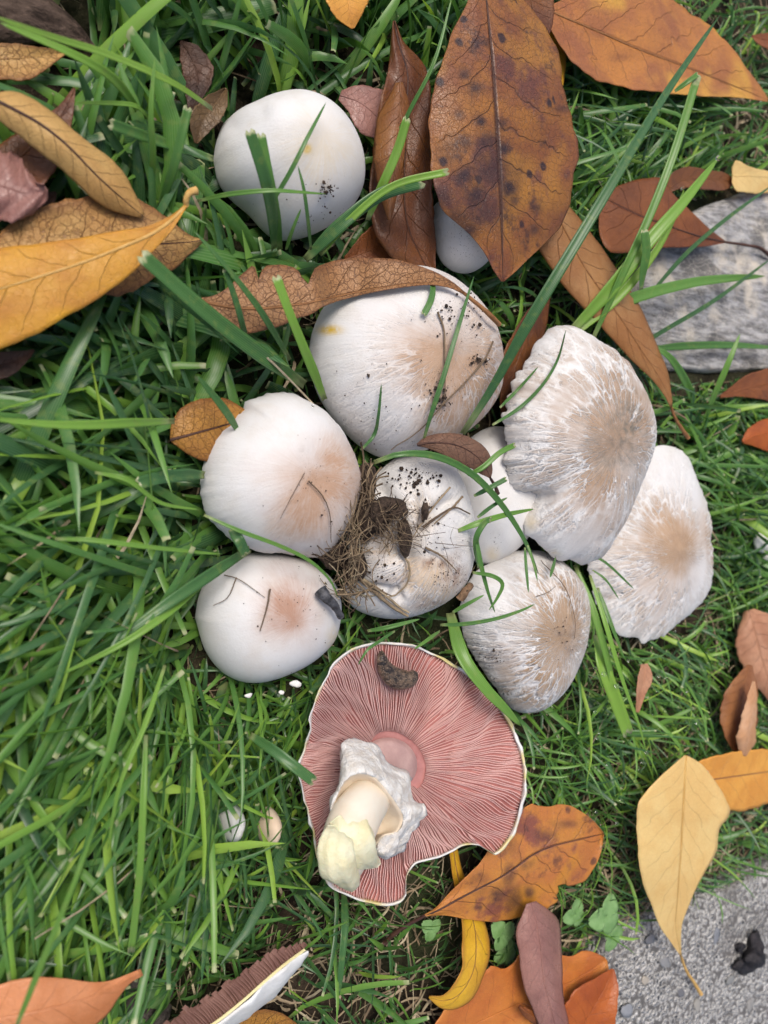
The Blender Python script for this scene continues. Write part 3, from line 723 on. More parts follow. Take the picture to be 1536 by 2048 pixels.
for s in np.linspace(0, 1, 8):
    q = inn*(1-s)+cstem*s; q[:, 2] -= .006*math.sin(math.pi*s*.6)
    lin.append(P(q[:, 0], q[:, 1], q[:, 2]))
v = np.array(lin).reshape(-1, 3); v[:, 2] += .0005*fbm(v, 200, 37, 2)
add('ring_lining', v, grid_faces(8, 70), mat_flesh('ring_lining', (0.78, 0.68, 0.54), (0.72, 0.58, 0.42), 110), um, solid=.0006)

# slug on the gills: one continuous body
sp = spline(np.array([(764, 1303), (764, 1318), (770, 1336), (782, 1350), (798, 1358), (816, 1358), (832, 1349)], float), 40)
sr = np.interp(np.linspace(0, 1, 40), [0, .04, .12, .3, .5, .7, .88, .96, 1], [3, 7, 11, 16, 20, 21, 18, 12, 3])
def bed_z(x, y):
    a = np.arctan2(y-UC[1], x-UC[0]); t = np.hypot(x-UC[0], y-UC[1])/u_outline(a); return .024+(u_rimz(a)-.024)*t**2.2
c = P(sp[:, 0], sp[:, 1], bed_z(sp[:, 0], sp[:, 1])+.0045*np.minimum(1, sr/12))
v, f = tube(c, sr*proj(c)[2]/FPX, 28, .85, 90, .05)
sl = add('slug', v, f, mat_slug(), org=c.mean(0))
tag(sl, 'dark mottled brown slug curled up on the pink gills', 'slug')

# slice of a cap with dark gills at the bottom
fr = root('mushroom_slice', 'broken mushroom slice with dark brown gills and white flesh lying on a leaf', 'mushroom piece', (*P(520, 1990, 0)[:2], 0))
lower = spline(np.array([(330,2150,.016),(400,2098,.018),(470,2052,.020),(515,2020,.021),(550,1990,.022),(590,1945,.023),(616,1908,.022)], float), 50)
upper = spline(np.array([(318,2128,.026),(385,2078,.027),(440,2042,.028),(490,2002,.029),(528,1968,.030),(570,1932,.029),(612,1901,.025)], float), 50)
rows = []
for s, dz in ((0, -.007), (0, 0), (.3, .0012), (.7, .001), (1, 0), (1.02, -.007)):
    q = lower*(1-s)+upper*s; rows.append(P(q[:, 0], q[:, 1], q[:, 2]+dz))
v = np.array(rows).reshape(-1, 3); j_ = .0006*fbm(v, 260, 3, 3); v[:, 0] += j_; v[:, 2] += j_
add('flesh', v, grid_faces(6, 50), mat_flesh('white_slice_flesh', (0.74, 0.74, 0.72), (0.66, 0.65, 0.62), 120), fr)
add('yellow_edge', np.array([P(upper[:, 0], upper[:, 1], upper[:, 2]+.0006), P(upper[:, 0]-4, upper[:, 1]-4, upper[:, 2]+.0004), P(upper[:, 0]-5, upper[:, 1]-5, upper[:, 2]-.004)]).reshape(-1, 3), grid_faces(3, 50),
    mat_flesh('yellow_slice_edge', (0.74, 0.68, 0.36), (0.70, 0.60, 0.30), 150), fr)
MG2 = mat_gill('dark_brown_gill', (0.30, 0.165, 0.13), (0.20, 0.10, 0.08), .1)
for i in range(64):
    s = (i+.5+rng.uniform(-.25, .25))/64; q = np.array([np.interp(s, np.linspace(0, 1, 50), upper[:, c_]) for c_ in range(3)])
    ln = np.interp(s, [0, .3, .6, .85, 1], [60, 62, 50, 40, 10])*rng.uniform(.85, 1.08)
    dx, dy = -.62, -.62; w0 = rng.uniform(-.12, .12)
    t = np.linspace(0, 1, 6); a = -(.55+w0)+.5*t+.25*np.sin(i*.7)
    xs = q[0]-4+ln*t*(dx-.28*a); ys = q[1]-4+ln*t*(dy+.22*a)
    zt = q[2]+.001-.002*t; zb = q[2]-.008+.003*t
    lx, ly = 7.5+2*np.sin(i*.9), -7.0
    A = P(xs, ys, zt); B = P(xs+1.0, ys-.8, zt-.0001); D = P(xs+lx+1, ys+ly-.8, zb+.003); E = P(xs+lx, ys+ly, zb+.003)
    v = np.concatenate([E, A, B, D]); f = []
    for s_ in range(5):
        for c_ in range(3): f.append([c_*6+s_, c_*6+s_+1, (c_+1)*6+s_+1, (c_+1)*6+s_])
    f += [[0, 6, 12, 18], [5, 23, 17, 11]]
    add('gill', v, f, MG2, fr)
OBST.append((np.vstack([P(lower[:, 0], lower[:, 1], lower[:, 2]-.008)]+[P(upper[:, 0]-d_, upper[:, 1]-d_, upper[:, 2]-.008) for d_ in range(0, 45, 5)]), True))
# crumbs of mushroom flesh
def crumb(px, py, z, r, seed, label, mat):
    u, vv = np.meshgrid(np.linspace(0, math.pi, 8), np.arange(12)*math.pi/6, indexing='ij')
    s = np.stack([np.sin(u)*np.cos(vv), np.sin(u)*np.sin(vv), np.cos(u)], -1).reshape(-1, 3)
    s = s*(1+.35*fbm(s, 1.8, seed, 2))[:, None]*np.array([r, r*.7, r*.5]); c = P(px, py, z)
    return tag(add('mushroom_crumb', s+c, grid_faces(8, 12, True), mat, org=c), label, 'crumb')
M_CR = mat_flesh('crumb_flesh', (0.72, 0.71, 0.68), (0.66, 0.62, 0.54), 200)
crumb(496, 1391, .03, .0018, 1, 'white flesh crumb in the grass below the brown crowned mushroom', M_CR)
crumb(563, 1385, .03, .0013, 2, 'tiny white crumb beside a larger one below the brown crowned mushroom', M_CR)
crumb(588, 1368, .032, .0026, 3, 'ragged white crumb between the brown crowned mushroom and the pink gills', M_CR)
crumb(1526, 1084, .018, .009, 4, 'largest white mushroom fragment lying loose in the grass beyond the frilled mushroom', M_CR)
crumb(1534, 1125, .018, .006, 5, 'second largest loose white mushroom fragment beyond the frilled mushroom', M_CR)
crumb(1505, 1052, .018, .004, 6, 'smallest white mushroom flake beside the loose fragments beyond the frilled mushroom', M_CR)

# ------------------------------------------------------------------ fallen leaves
def z_on(capo, px, py, lift): return float(surf_point(capo, px, py, lift)[0][2])
def leaf(label, st, mat, cup=(0.0, 0.0), pet=None, seed=1, rag=.02, wavy=.0012, rib=.00045, ribmat=None, group='fallen autumn leaves', hide=True, nU=52, nV=19, buckle=0.0, stains=()):
    st = np.array(st, float); s = spline(st, nU)
    s[:, 3:] = np.maximum(s[:, 3:], .6)
    mid = s[:, :2]; d = np.gradient(mid, axis=0); d /= np.linalg.norm(d, axis=1)[:, None]+1e-9
    perp = np.column_stack([d[:, 1], -d[:, 0]])
    u = np.linspace(0, 1, nU); vv = np.linspace(-1, 1, nV); vv = np.sign(vv)*np.abs(vv)**.9
    cen = P(mid[:, 0], mid[:, 1], s[:, 2]); sc = proj(cen)[2]/FPX
    r = np.random.default_rng(seed)
    ph = r.uniform(0, 6.28, 8)
    jag = lambda side: 1 + rag*(np.sin(u*19+ph[side])+.8*np.sin(u*43+ph[side+2])+.6*np.sin(u*90+ph[side+4]))
    WL = s[:, 3]*jag(0); WR = s[:, 4]*jag(1)
    V = []; LV = []
    for j, q in enumerate(vv):
        w = WL*q if q > 0 else WR*q            # q>0: visual left
        px = mid[:, 0]+perp[:, 0]*w; py = mid[:, 1]+perp[:, 1]*w
        aw = np.abs(w)*sc; c_ = cup[0] if q > 0 else cup[1]
        z = s[:, 2] + c_*aw*np.abs(q)**.8
        pt = np.column_stack([px, py, 0*px])*sc.mean()
        z = z + wavy*fbm(pt, 55, seed, 2)*(.3+abs(q)) + buckle*np.sin(u*17+abs(q)*4+ph[6])*abs(q)
        V.append(P(px, py, z)); LV.append(np.column_stack([u, np.full(nU, q), np.full(nU, r.uniform())]))
    v = np.array(V).reshape(-1, 3); lv = np.array(LV).reshape(-1, 3)
    base = v.mean(0); base[2] = max(v[:, 2].min(), 0)
    e = root('fallen_leaf', label, 'leaf', base, group)
    sx, sy, _ = proj(v)
    add('blade', v, grid_faces(nV, nU), mat, e, {'lv': lv, 'stn': np.clip(patch(sx, sy, stains, fbm(v, 220, seed+3, 3)), 0, 1)}, solid=.00035)
    c = np.array(V[nV//2]); rr = np.interp(u, [0, .05, 1], [rib*1.5, rib*1.4, rib*.3])
    tv, tf = tube(c+np.array([0, 0, .00012]), rr, 6, .8)
    add('midrib', tv, tf, ribmat or mat, e, {'lv': np.tile([[.5, .5, .5]], (len(tv), 1))})
    if pet is not None:
        pp = spline(np.array(pet, float), 16); pc = P(pp[:, 0], pp[:, 1], pp[:, 2])
        tv, tf = tube(pc, np.linspace(rib*1.6, rib*2.6, 16), 8, 1, seed, .1)
        add('petiole', tv, tf, ribmat or mat, e, {'lv': np.tile([[.5, .5, .5]], (len(tv), 1))})
    OBST.append((v, hide)); return e

ORB = (0.36, 0.13, 0.022); BRN = (0.20, 0.075, 0.022); TANL = (0.46, 0.26, 0.075); GOLD = (0.52, 0.26, 0.02); YEL = (0.66, 0.42, 0.04)
R_DK = mat_plain('dark_leaf_rib', (0.045, 0.02, 0.015), (0.09, 0.04, 0.025), 200, .6)
R_BR = mat_plain('brown_leaf_rib', (0.20, 0.085, 0.03), (0.30, 0.14, 0.05), 200, .6)
R_LT = mat_plain('pale_leaf_rib', (0.50, 0.28, 0.07), (0.58, 0.36, 0.12), 200, .6)
ML = {
 'spotted': mat_leaf('dark_spotted_leaf', (0.391, 0.155, 0.032), (0.253, 0.086, 0.032), (0.06, 0.025, 0.02), .7, (0.028, 0.016, 0.022), .92, .75, (0.13, 0.045, 0.042), net=.30, rough=.36, nv=8, gold=(0.483, 0.213, 0.034)),
 'orange': mat_leaf('orange_yellow_leaf', (0.598, 0.240, 0.052), (0.442, 0.163, 0.052), (0.22, 0.08, 0.03), .55, spot=(0.20, 0.06, 0.03), blot=.5, blotcol=(0.30, 0.10, 0.05), net=.25, rough=.38, nv=8, gold=(0.780, 0.429, 0.065)),
 'gold': mat_leaf('golden_leaf', (0.650, 0.319, 0.029), (0.520, 0.215, 0.029), (0.58, 0.33, 0.09), .55, net=.16, rough=.5, nv=8, gold=(0.806, 0.429, 0.016)),
 'tan': mat_leaf('tan_netted_leaf', (0.624, 0.372, 0.120), (0.504, 0.258, 0.072), (0.15, 0.06, 0.025), .75, blot=.45, blotcol=(0.26, 0.11, 0.045), net=.55, rough=.5, nv=7, edge=(0.26, 0.10, 0.03)),
 'tancurl': mat_leaf('tan_curled_leaf', (0.660, 0.408, 0.138), (0.540, 0.300, 0.090), (0.17, 0.07, 0.03), .7, net=.18, rough=.55, nv=9),
 'brown': mat_leaf('brown_leaf', (0.235, 0.085, 0.022), (0.155, 0.052, 0.020), (0.07, 0.028, 0.016), .5, blot=.5, blotcol=(0.085, 0.03, 0.02), net=.22, rough=.38, nv=8),
 'netbrown': mat_leaf('netted_brown_leaf', (0.460, 0.236, 0.098), (0.380, 0.178, 0.063), (0.11, 0.048, 0.026), .7, net=.7, rough=.5, nv=8, edge=(0.22, 0.085, 0.03)),
 'oval': mat_leaf('ochre_oval_leaf', (0.483, 0.230, 0.040), (0.380, 0.167, 0.032), (0.13, 0.055, 0.02), .8, net=.40, rough=.5, nv=7, edge=(0.24, 0.09, 0.02)),
 'small': mat_leaf('small_dull_brown_leaf', (0.235, 0.125, 0.075), (0.175, 0.085, 0.052), (0.07, 0.035, 0.026), .75, net=.35, rough=.55, nv=8),
 'purple': mat_leaf('purple_brown_leaf', (0.40, 0.20, 0.16), (0.31, 0.145, 0.12), (0.12, 0.05, 0.04), .4, net=.18, rough=.33, nv=9, vb=.18),
 'rust': mat_leaf('rust_leaf', (0.30, 0.095, 0.022), (0.20, 0.060, 0.018), (0.12, 0.035, 0.02), .5, net=.2, rough=.42, nv=8),
 'pale': mat_leaf('pale_yellow_leaf', (0.88, 0.66, 0.27), (0.83, 0.57, 0.21), (0.40, 0.19, 0.05), .42, net=.10, rough=.5, nv=9, slope=.9, tr=.3, vb=.18),
 'amber': mat_leaf('amber_leaf', (0.806, 0.403, 0.072), (0.702, 0.312, 0.052), (0.28, 0.11, 0.05), .4, net=.12, rough=.45, nv=8, vb=.18),
 'blotch': mat_leaf('blotched_orange_leaf', (0.621, 0.263, 0.047), (0.540, 0.189, 0.047), (0.16, 0.055, 0.045), .5, (0.06, 0.03, 0.03), .75, .85, (0.24, 0.075, 0.06), net=.15, rough=.36, nv=7, gold=(0.702, 0.311, 0.027)),
 'yellow': mat_leaf('yellow_leaf', (0.792, 0.480, 0.026), (0.672, 0.360, 0.026), (0.30, 0.13, 0.03), .6, net=.12, rough=.45, nv=6, edge=(0.45, 0.19, 0.03)),
 'bright': mat_leaf('bright_orange_leaf', (0.650, 0.227, 0.042), (0.520, 0.150, 0.031), (0.28, 0.08, 0.03), .3, net=.12, rough=.4, nv=8, gold=(0.715, 0.299, 0.052), vb=.18),
 'redor': mat_leaf('red_orange_leaf', (0.483, 0.121, 0.018), (0.345, 0.075, 0.014), (0.2, 0.05, 0.02), .3, net=.12, rough=.4, nv=8, vb=.18),
 'pinkor': mat_leaf('smooth_orange_pink_leaf', (0.728, 0.305, 0.130), (0.598, 0.215, 0.072), (0.36, 0.12, 0.05), .25, net=.10, rough=.38, nv=8, vb=.18),
 'dark': mat_leaf('dark_rotting_leaf', (0.12, 0.05, 0.024), (0.055, 0.025, 0.016), (0.03, 0.015, 0.01), .5, net=.25, rough=.5, blot=.5, blotcol=(0.22, 0.10, 0.04)),
 'pinktan': mat_leaf('pinkish_tan_leaf', (0.594, 0.314, 0.182), (0.462, 0.209, 0.110), (0.25, 0.10, 0.06), .4, net=.15, rough=.45, nv=8),
}
leaf('big dark orange brown leaf with black spots, pointing down over the small white mushroom',
     [(962,-60,.052,24,20),(972,0,.054,70,38),(978,60,.056,108,75),(984,120,.057,132,103),(990,200,.057,142,128),(996,300,.056,158,137),(1000,370,.055,147,131),(1002,420,.053,136,112),(1003,460,.051,115,72),(1004,500,.049,72,38),(1005,540,.047,30,18),(1005,563,.046,2,2)],
     ML['spotted'], (-.12, -.16), None, 1, .012, .0012, .00042, R_DK, buckle=.0008, nU=110, nV=61, stains=[(928,151,10,.8),(949,176,10,.85),(918,230,9,.7),(962,243,14,1),(930,283,14,.8),(1002,246,12,.7),(972,282,24,.7),(1009,299,16,1),(928,352,26,.9),(950,388,32,.85),(886,395,26,.6),(1018,376,18,1),(1028,402,12,.8),(935,464,22,.9),(1072,415,12,.7),(1067,459,10,.7),(1125,218,24,.6,8),(985,340,44,.7),(912,440,44,.65),(900,310,30,.5),(960,420,50,.6)])
leaf('broad orange and yellow mottled leaf tapering to a point beside dry straw',
     [(1095,20,.034,10,10),(1140,40,.035,60,55),(1200,65,.036,105,85),(1280,100,.036,122,82),(1360,130,.035,100,60),(1430,158,.033,75,38),(1490,182,.03,35,15),(1536,201,.027,3,3)],
     ML['orange'], (-.10, .10), None, 2, .02, .0015, .0005, R_BR, nU=90, nV=41, stains=[(1245,115,26,.5,10),(1180,60,30,.22),(1320,95,40,.2)])
leaf('brown leaf tucked behind the stalk end of the big dark spotted leaf',
     [(1030,-90,.045,40,40),(1055,-20,.046,52,45),(1075,50,.046,32,38),(1088,95,.043,3,3)], ML['brown'], (.2, -.1), None, 3)
leaf('bright yellow leaf edge showing between the big spotted leaf and the orange mottled leaf',
     [(1095,10,.028,20,20),(1108,70,.029,20,34),(1118,120,.029,14,30),(1124,172,.028,2,3)], ML['yellow'], (-.3, -.2), None, 4)
leaf('wide golden leaf with pale midrib and hooked stalk, lying on a tan leaf',
     [(372,412,.056,2,2),(340,443,.057,14,10),(300,470,.058,28,18),(250,492,.058,52,33),(180,520,.057,76,48),(100,547,.055,92,62),(0,578,.052,114,80),(-110,612,.049,100,70),(-220,640,.046,20,20)],
     ML['gold'], (-.14, -.30), [(372,412,.056),(373,396,.058),(380,385,.059),(393,381,.059)], 5, .012, .0012, .0006, R_LT)
leaf('tan leaf with a dark vein net, lying under the golden leaf',
     [(-40,560,.040,20,20),(60,525,.042,95,60),(150,505,.043,108,75),(230,495,.044,102,95),(290,490,.044,90,75),(340,487,.044,48,55),(380,484,.042,14,22),(408,480,.042,2,2)],
     ML['tan'], (.06, -.05), None, 6, .03, .0018, .0005, R_DK, buckle=.0008)
leaf('curled tan leaf with a dark midrib, above the golden leaf',
     [(-20,195,.054,10,25),(20,215,.055,34,34),(72,243,.056,34,44),(110,270,.057,32,46),(144,300,.057,32,43),(192,350,.055,44,39),(222,378,.053,40,37),(250,402,.050,26,28),(285,432,.046,5,5)],
     ML['tancurl'], (-.75, -.6), None, 7, .012, .001, .0005, R_DK)
leaf('dark brown pointed leaf behind the curled tan leaf',
     [(-60,370,.034,30,40),(20,330,.036,45,70),(80,275,.037,36,60),(125,225,.037,16,24),(149,176,.037,2,2)], ML['brown'], (-.2, .3), None, 8)
leaf('crumpled purple brown leaf next to the curled tan leaf',
     [(-60,350,.044,50,50),(0,370,.046,68,74),(45,385,.047,46,56),(75,385,.048,30,30),(92,375,.05,8,5)], ML['purple'], (-.35, -.3), None, 9, .05, .003, buckle=.002)
leaf('dark scrap of leaf under the crumpled purple brown leaf',
     [(20,440,.026,6,6),(60,425,.028,18,20),(95,400,.028,16,16),(112,385,.027,3,3)], ML['dark'], (0, .1), None, 10)
leaf('small brown leaf end below the golden leaf',
     [(-50,740,.034,30,30),(10,730,.034,28,25),(50,712,.034,12,11),(68,700,.034,2,2)], ML['dark'], (.2, .1), None, 11)
zc = lambda x, y, l=.003: z_on(c3, x, y, l)
leaf('long notched brown leaf draped over the rim of the yellow bruised mushroom',
     [(395,598,.040,2,2),(425,608,.043,18,20),(455,614,.045,45,40),(485,617,.046,75,50),(507,618,.047,88,48),(518,618,.047,60,46),(532,617,.048,80,43),(555,615,.049,84,38),(590,610,.050,78,28),(610,608,.051,62,24),(626,604,.052,36,20),(640,601,.052,62,14),
      (670,594,zc(690,610)+.001,72,10),(715,584,zc(715,592),68,8),(760,576,zc(760,590),60,6),(810,569,zc(810,578),48,5),(860,566,zc(860,572),26,4),(900,572,zc(900,580),10,4),(925,584,zc(925,590),3,3)],
     ML['netbrown'], (-.05, -.1), [(925,584,zc(925,590)),(955,608,zc(945,612)),(985,635,zc(970,640)),(998,649,zc(975,650)-.004)], 12, .014, .001, .0005, R_BR)
leaf('small ochre oval leaf slipped under the rim of the rosy mushroom',
     [(341,880,.03,3,3),(352,877,.031,32,18),(375,871,.032,55,45),(400,864,.032,62,62),(430,856,.031,62,62),(465,846,.029,50,50),(495,838,.027,20,20)], ML['oval'], (-.15, -.2), None, 13, .008, .0006, .0005, R_DK)
leaf('small dull brown leaf lying across the middle of the mushroom cluster',
     [(834,890,.051,2,2),(855,886,.053,13,11),(890,886,.055,20,24),(925,895,.055,24,30),(955,915,.054,24,27),(973,940,.052,13,15),(980,955,.051,2,2)], ML['small'], (-.5, -.2), [(980,955,.051),(990,972,.047),(996,987,.043)], 14, .008, .0006, .0004, R_DK)
leaf('upright brown leaf standing between the lone round mushroom and the big spotted leaf',
     [(788,42,.036,2,2),(798,90,.036,12,18),(815,150,.035,40,42),(812,220,.033,50,55),(810,300,.031,52,62),(808,380,.029,58,70),(815,450,.028,55,65),(840,510,.027,35,45),(868,560,.026,4,4)], ML['brown'], (.15, -.35), None, 15, .02, .003, .0005, R_DK, buckle=.002)
leaf('rolled lighter brown leaf edge on the upright brown leaf',
     [(800,165,.040,5,8),(802,210,.042,16,34),(797,260,.043,17,46),(792,320,.043,15,44),(786,380,.041,10,30),(780,440,.039,2,4)], mat_leaf('rolled_brown_leaf', (0.30, 0.125, 0.035), (0.22, 0.08, 0.026), (0.1, 0.04, 0.02), .4, net=.15, rough=.33), (-.5, -.9), None, 16)
leaf('purplish brown leaf half hidden behind the lone round mushroom',
     [(680,190,.020,10,10),(720,205,.024,38,35),(760,240,.025,50,45),(790,290,.023,5,5)], ML['purple'], (.1, -.2), None, 17)
leaf('dark red brown leaf deep in the grass under the lone round mushroom',
     [(690,520,.012,6,6),(740,500,.015,35,35),(800,470,.017,45,40),(850,450,.016,6,6)], ML['rust'], (.1, .1), None, 18)
leaf('long rolled tan brown leaf with a twisted stalk beside the largest scaly mushroom',
     [(1098,395,.034,20,28),(1130,460,.036,38,62),(1170,535,.038,50,57),(1215,600,.040,50,46),(1250,650,.040,43,39),(1285,705,.039,33,27),(1315,750,.037,22,15),(1335,790,.034,8,6),(1342,812,.032,3,3)],
     mat_leaf('rolled_tan_leaf', (0.46, 0.24, 0.085), (0.36, 0.155, 0.045), (0.17, 0.06, 0.03), .5, net=.15, rough=.42, nv=10, edge=(0.30, 0.12, 0.03)), (-.6, -.35), [(1342,812,.032),(1350,835,.031),(1362,855,.030),(1377,876,.028)], 19, .01, .001, .0005, R_BR)
leaf('dark rust leaf with a thin stalk resting on the grey slab',
     [(1450,484,.022,2,2),(1410,476,.024,18,22),(1370,464,.026,32,42),(1330,450,.027,50,62),(1290,436,.027,75,85),(1255,420,.025,90,70),(1225,405,.022,60,40),(1205,395,.02,10,10)], ML['rust'], (.1, -.05), [(1450,484,.022),(1490,490,.021),(1520,496,.021),(1545,516,.019)], 20, .008, .001, .0005, R_DK)
leaf('small brown leaf lying flat behind the dark rust leaf',
     [(1330,385,.016,5,5),(1365,360,.018,24,16),(1410,358,.018,19,21),(1450,362,.017,15,19),(1470,368,.016,2,2)], ML['brown'], (.1, .1), None, 21)
leaf('pale yellow leaf end just behind the grey slab',
     [(1464,352,.020,16,14),(1474,352,.021,32,30),(1500,352,.022,18,34),(1540,354,.021,12,32),(1600,357,.02,10,15)], ML['pale'], (.05, -.05), None, 22)
leaf('brown leaf standing in the dark gap between the bruised and the largest scaly mushrooms',
     [(1092,590,.020,10,10),(1062,655,.023,30,25),(1035,720,.024,36,30),(1015,790,.022,25,15),(1005,835,.018,3,3)], ML['brown'], (-.2, .2), None, 23)
leaf('folded orange brown leaf below the grey slab',
     [(1440,794,.020,2,2),(1475,782,.021,16,12),(1510,773,.022,28,25),(1560,768,.021,32,35),(1620,765,.02,5,5)], ML['rust'], (.2, -.2), None, 24)
leaf('wet red orange leaf scrap in the grass beyond the frilled mushroom',
     [(1485,884,.02,3,3),(1510,872,.021,22,26),(1550,865,.021,28,38),(1620,860,.02,5,5)], ML['redor'], (-.2, -.1), None, 25)
leaf('brown crinkled leaf with a shadowed fold in the thin grass',
     [(1500,1330,.022,5,5),(1490,1370,.024,25,27),(1480,1420,.025,35,40),(1475,1470,.024,35,27),(1478,1506,.022,15,8)], mat_leaf('crinkled_brown_leaf', (0.36, 0.15, 0.05), (0.25, 0.09, 0.03), (.14, .05, .03), .4, net=.12), (.3, -.3), None, 26, .03, .002)
leaf('pinkish brown leaf curving above the crinkled brown leaf',
     [(1498,1220,.020,10,10),(1510,1260,.024,60,38),(1522,1310,.025,60,45),(1538,1360,.025,40,30),(1560,1420,.02,5,5)], ML['pinktan'], (.1, -.4), None, 27, .03, .002)
leaf('narrow peach coloured leaf fold standing on the crinkled brown leaf',
     [(1508,1363,.034,2,3),(1506,1400,.035,8,13),(1500,1440,.035,12,18),(1493,1480,.034,18,20),(1490,1512,.03,5,10)], mat_leaf('peach_leaf_fold', (0.70, 0.42, 0.24), (0.62, 0.32, 0.15), (.4, .18, .08), .3, net=.1), (-.7, -.4), None, 28, .05, .001, .0003)
leaf('little reddish leaf scrap deep in fine dewy grass',
     [(1287,1328,.020,8,5),(1290,1355,.021,15,14),(1282,1385,.021,10,9),(1275,1425,.02,3,3)], ML['pinktan'], (0, .1), None, 29)
leaf('pale yellow leaf with a long bent stalk reaching onto the concrete',
     [(1372,1511,.036,3,3),(1371,1527,.037,32,20),(1369,1565,.038,66,58),(1367,1600,.038,88,84),(1366,1622,.038,93,91),(1364,1652,.037,75,91),(1362,1700,.036,70,87),(1358,1750,.034,46,77),(1355,1795,.031,28,61),(1351,1845,.027,14,35),(1355,1880,.023,7,15),(1361,1909,.019,2,2)],
     ML['pale'], (.05, -.10), [(1361,1909,.019),(1372,1940,.014),(1388,1965,.011),(1402,1988,.009)], 30, .008, .001, .0005, R_LT)
leaf('amber leaf lying under the pale yellow leaf',
     [(1390,1565,.026,35,35),(1430,1558,.028,45,60),(1480,1551,.028,48,70),(1536,1543,.027,45,60),(1600,1535,.026,20,25)], ML['amber'], (.05, -.05), None, 31, .015, .001, .0004, R_BR)
leaf('notched orange leaf with purple blotches and a thin stalk, touching the pink gilled mushroom',
     [(850,1831,.020,2,2),(880,1818,.021,8,14),(915,1799,.022,22,45),(955,1778,.023,35,73),(996,1757,.024,52,90),(1030,1735,.024,72,104),(1058,1714,.024,80,100),(1072,1706,.024,74,92),(1084,1700,.024,90,82),(1098,1695,.024,92,78),(1112,1690,.024,80,86),(1145,1682,.024,76,84),(1175,1675,.023,54,60),(1195,1670,.022,28,32),(1207,1667,.021,2,2)],
     ML['blotch'], (-.08, -.12), [(850,1831,.020),(815,1850,.026),(785,1870,.020),(770,1886,.015)], 32, .012, .0012, .0005, R_DK, buckle=.0008, nU=110, nV=61, stains=[(1136,1648,26,.6,10),(1090,1671,20,.5,12),(991,1793,12,.9,16),(1058,1786,12,.85,15),(1053,1728,14,.6,10),(1032,1801,16,.8,24),(1017,1747,12,.7,22),(960,1766,20,.4),(1010,1690,26,.4)])
leaf('curved yellow leaf hanging below the notched blotched leaf',
     [(905,1690,.010,8,8),(915,1750,.011,12,10),(935,1810,.012,20,18),(948,1850,.016,23,24),(952,1900,.025,28,28),(945,1945,.026,23,23),(922,1985,.026,25,22),(890,2001,.024,18,12),(858,1994,.022,2,2)], ML['yellow'], (-.5, .3), None, 33, .012, .001, .0003, R_BR)
leaf('smooth purple brown rolled leaf running off below the notched blotched leaf',
     [(1062,1805,.028,10,10),(1075,1850,.031,42,43),(1082,1900,.034,41,45),(1088,1960,.036,37,42),(1100,2010,.036,29,36),(1112,2060,.036,26,28),(1125,2130,.034,12,12)], ML['purple'], (-.7, -.45), None, 34, .012, .001)
leaf('large torn orange leaf under the purple brown rolled leaf',
     [(840,2120,.015,20,20),(930,2060,.017,60,60),(985,2032,.019,84,60),(1020,2016,.02,92,60),(1048,2003,.021,76,60),(1090,1985,.022,88,60),(1140,1965,.022,72,60),(1165,1950,.022,46,60),(1195,1930,.022,34,40),(1212,1918,.022,5,5)], ML['bright'], (.05, .1), None, 35, .03, .002, buckle=.001)
leaf('red orange leaf flap curling up at the concrete edge',
     [(1120,2140,.024,30,40),(1155,2070,.027,50,70),(1190,2010,.030,50,48),(1212,1970,.030,28,28),(1226,1938,.029,3,3)], ML['redor'], (-.2, .3), None, 36)
leaf('thin brown leaf sliver beside the purple brown rolled leaf',
     [(1038,2012,.030,3,3),(1052,2024,.031,8,9),(1072,2036,.031,9,12),(1100,2050,.03,3,3)], ML['rust'], (.3, -.2), None, 37)
leaf('smooth pinkish orange leaf close to the bare soil patch',
     [(-120,2060,.048,30,30),(-20,2040,.053,60,60),(60,2025,.055,70,70),(130,2008,.055,54,70),(190,1990,.053,28,50),(225,1975,.051,15,24),(255,1958,.05,9,10),(284,1945,.048,8,6)], ML['pinkor'], (-.2, -.2), None, 38, .006, .0012, .0003, ML['pinkor'])
leaf('ochre leaf edge under the broken mushroom slice',
     [(430,2090,.008,10,10),(500,2058,.010,30,34),(550,2046,.010,24,34),(606,2064,.009,5,5)], ML['oval'], (.05, .05), None, 39)
leaf('flat tan leaf in the grass beside the rotten bark',
     [(-60,120,.018,30,30),(10,118,.021,32,42),(60,115,.022,24,42),(110,108,.021,10,15),(136,103,.02,2,2)], ML['tan'], (.05, .1), None, 40)
leaf('dark wet rotting leaf behind the lone round mushroom',
     [(362,83,.022,3,3),(380,110,.024,26,22),(395,150,.024,32,30),(390,190,.022,16,20),(378,224,.02,2,2)], ML['dark'], (.3, -.2), None, 41, .04, .003)
leaf('olive brown withered leaf touching the lone round mushroom',
     [(452,178,.018,4,4),(432,208,.020,24,25),(406,245,.020,24,28),(392,287,.018,3,3)], mat_leaf('olive_brown_leaf', (0.20, 0.12, 0.05), (0.13, 0.075, 0.035), (.06, .035, .02), .6, net=.3), (.1, .2), None, 42, .03, .002)
leaf('amber leaf tip hanging over tall grass at the head of the upright brown leaf',
     [(690,-60,.036,30,30),(695,-10,.038,45,44),(700,30,.038,26,28),(706,57,.036,3,3)], ML['amber'], (-.3, .2), None, 43)
leaf('rusty leaf tip in the dry straw beyond the orange mottled leaf',
     [(1504,72,.02,2,2),(1525,78,.021,12,14),(1570,85,.021,20,20),(1620,90,.02,3,3)], ML['rust'], (.1, .1), None, 44)

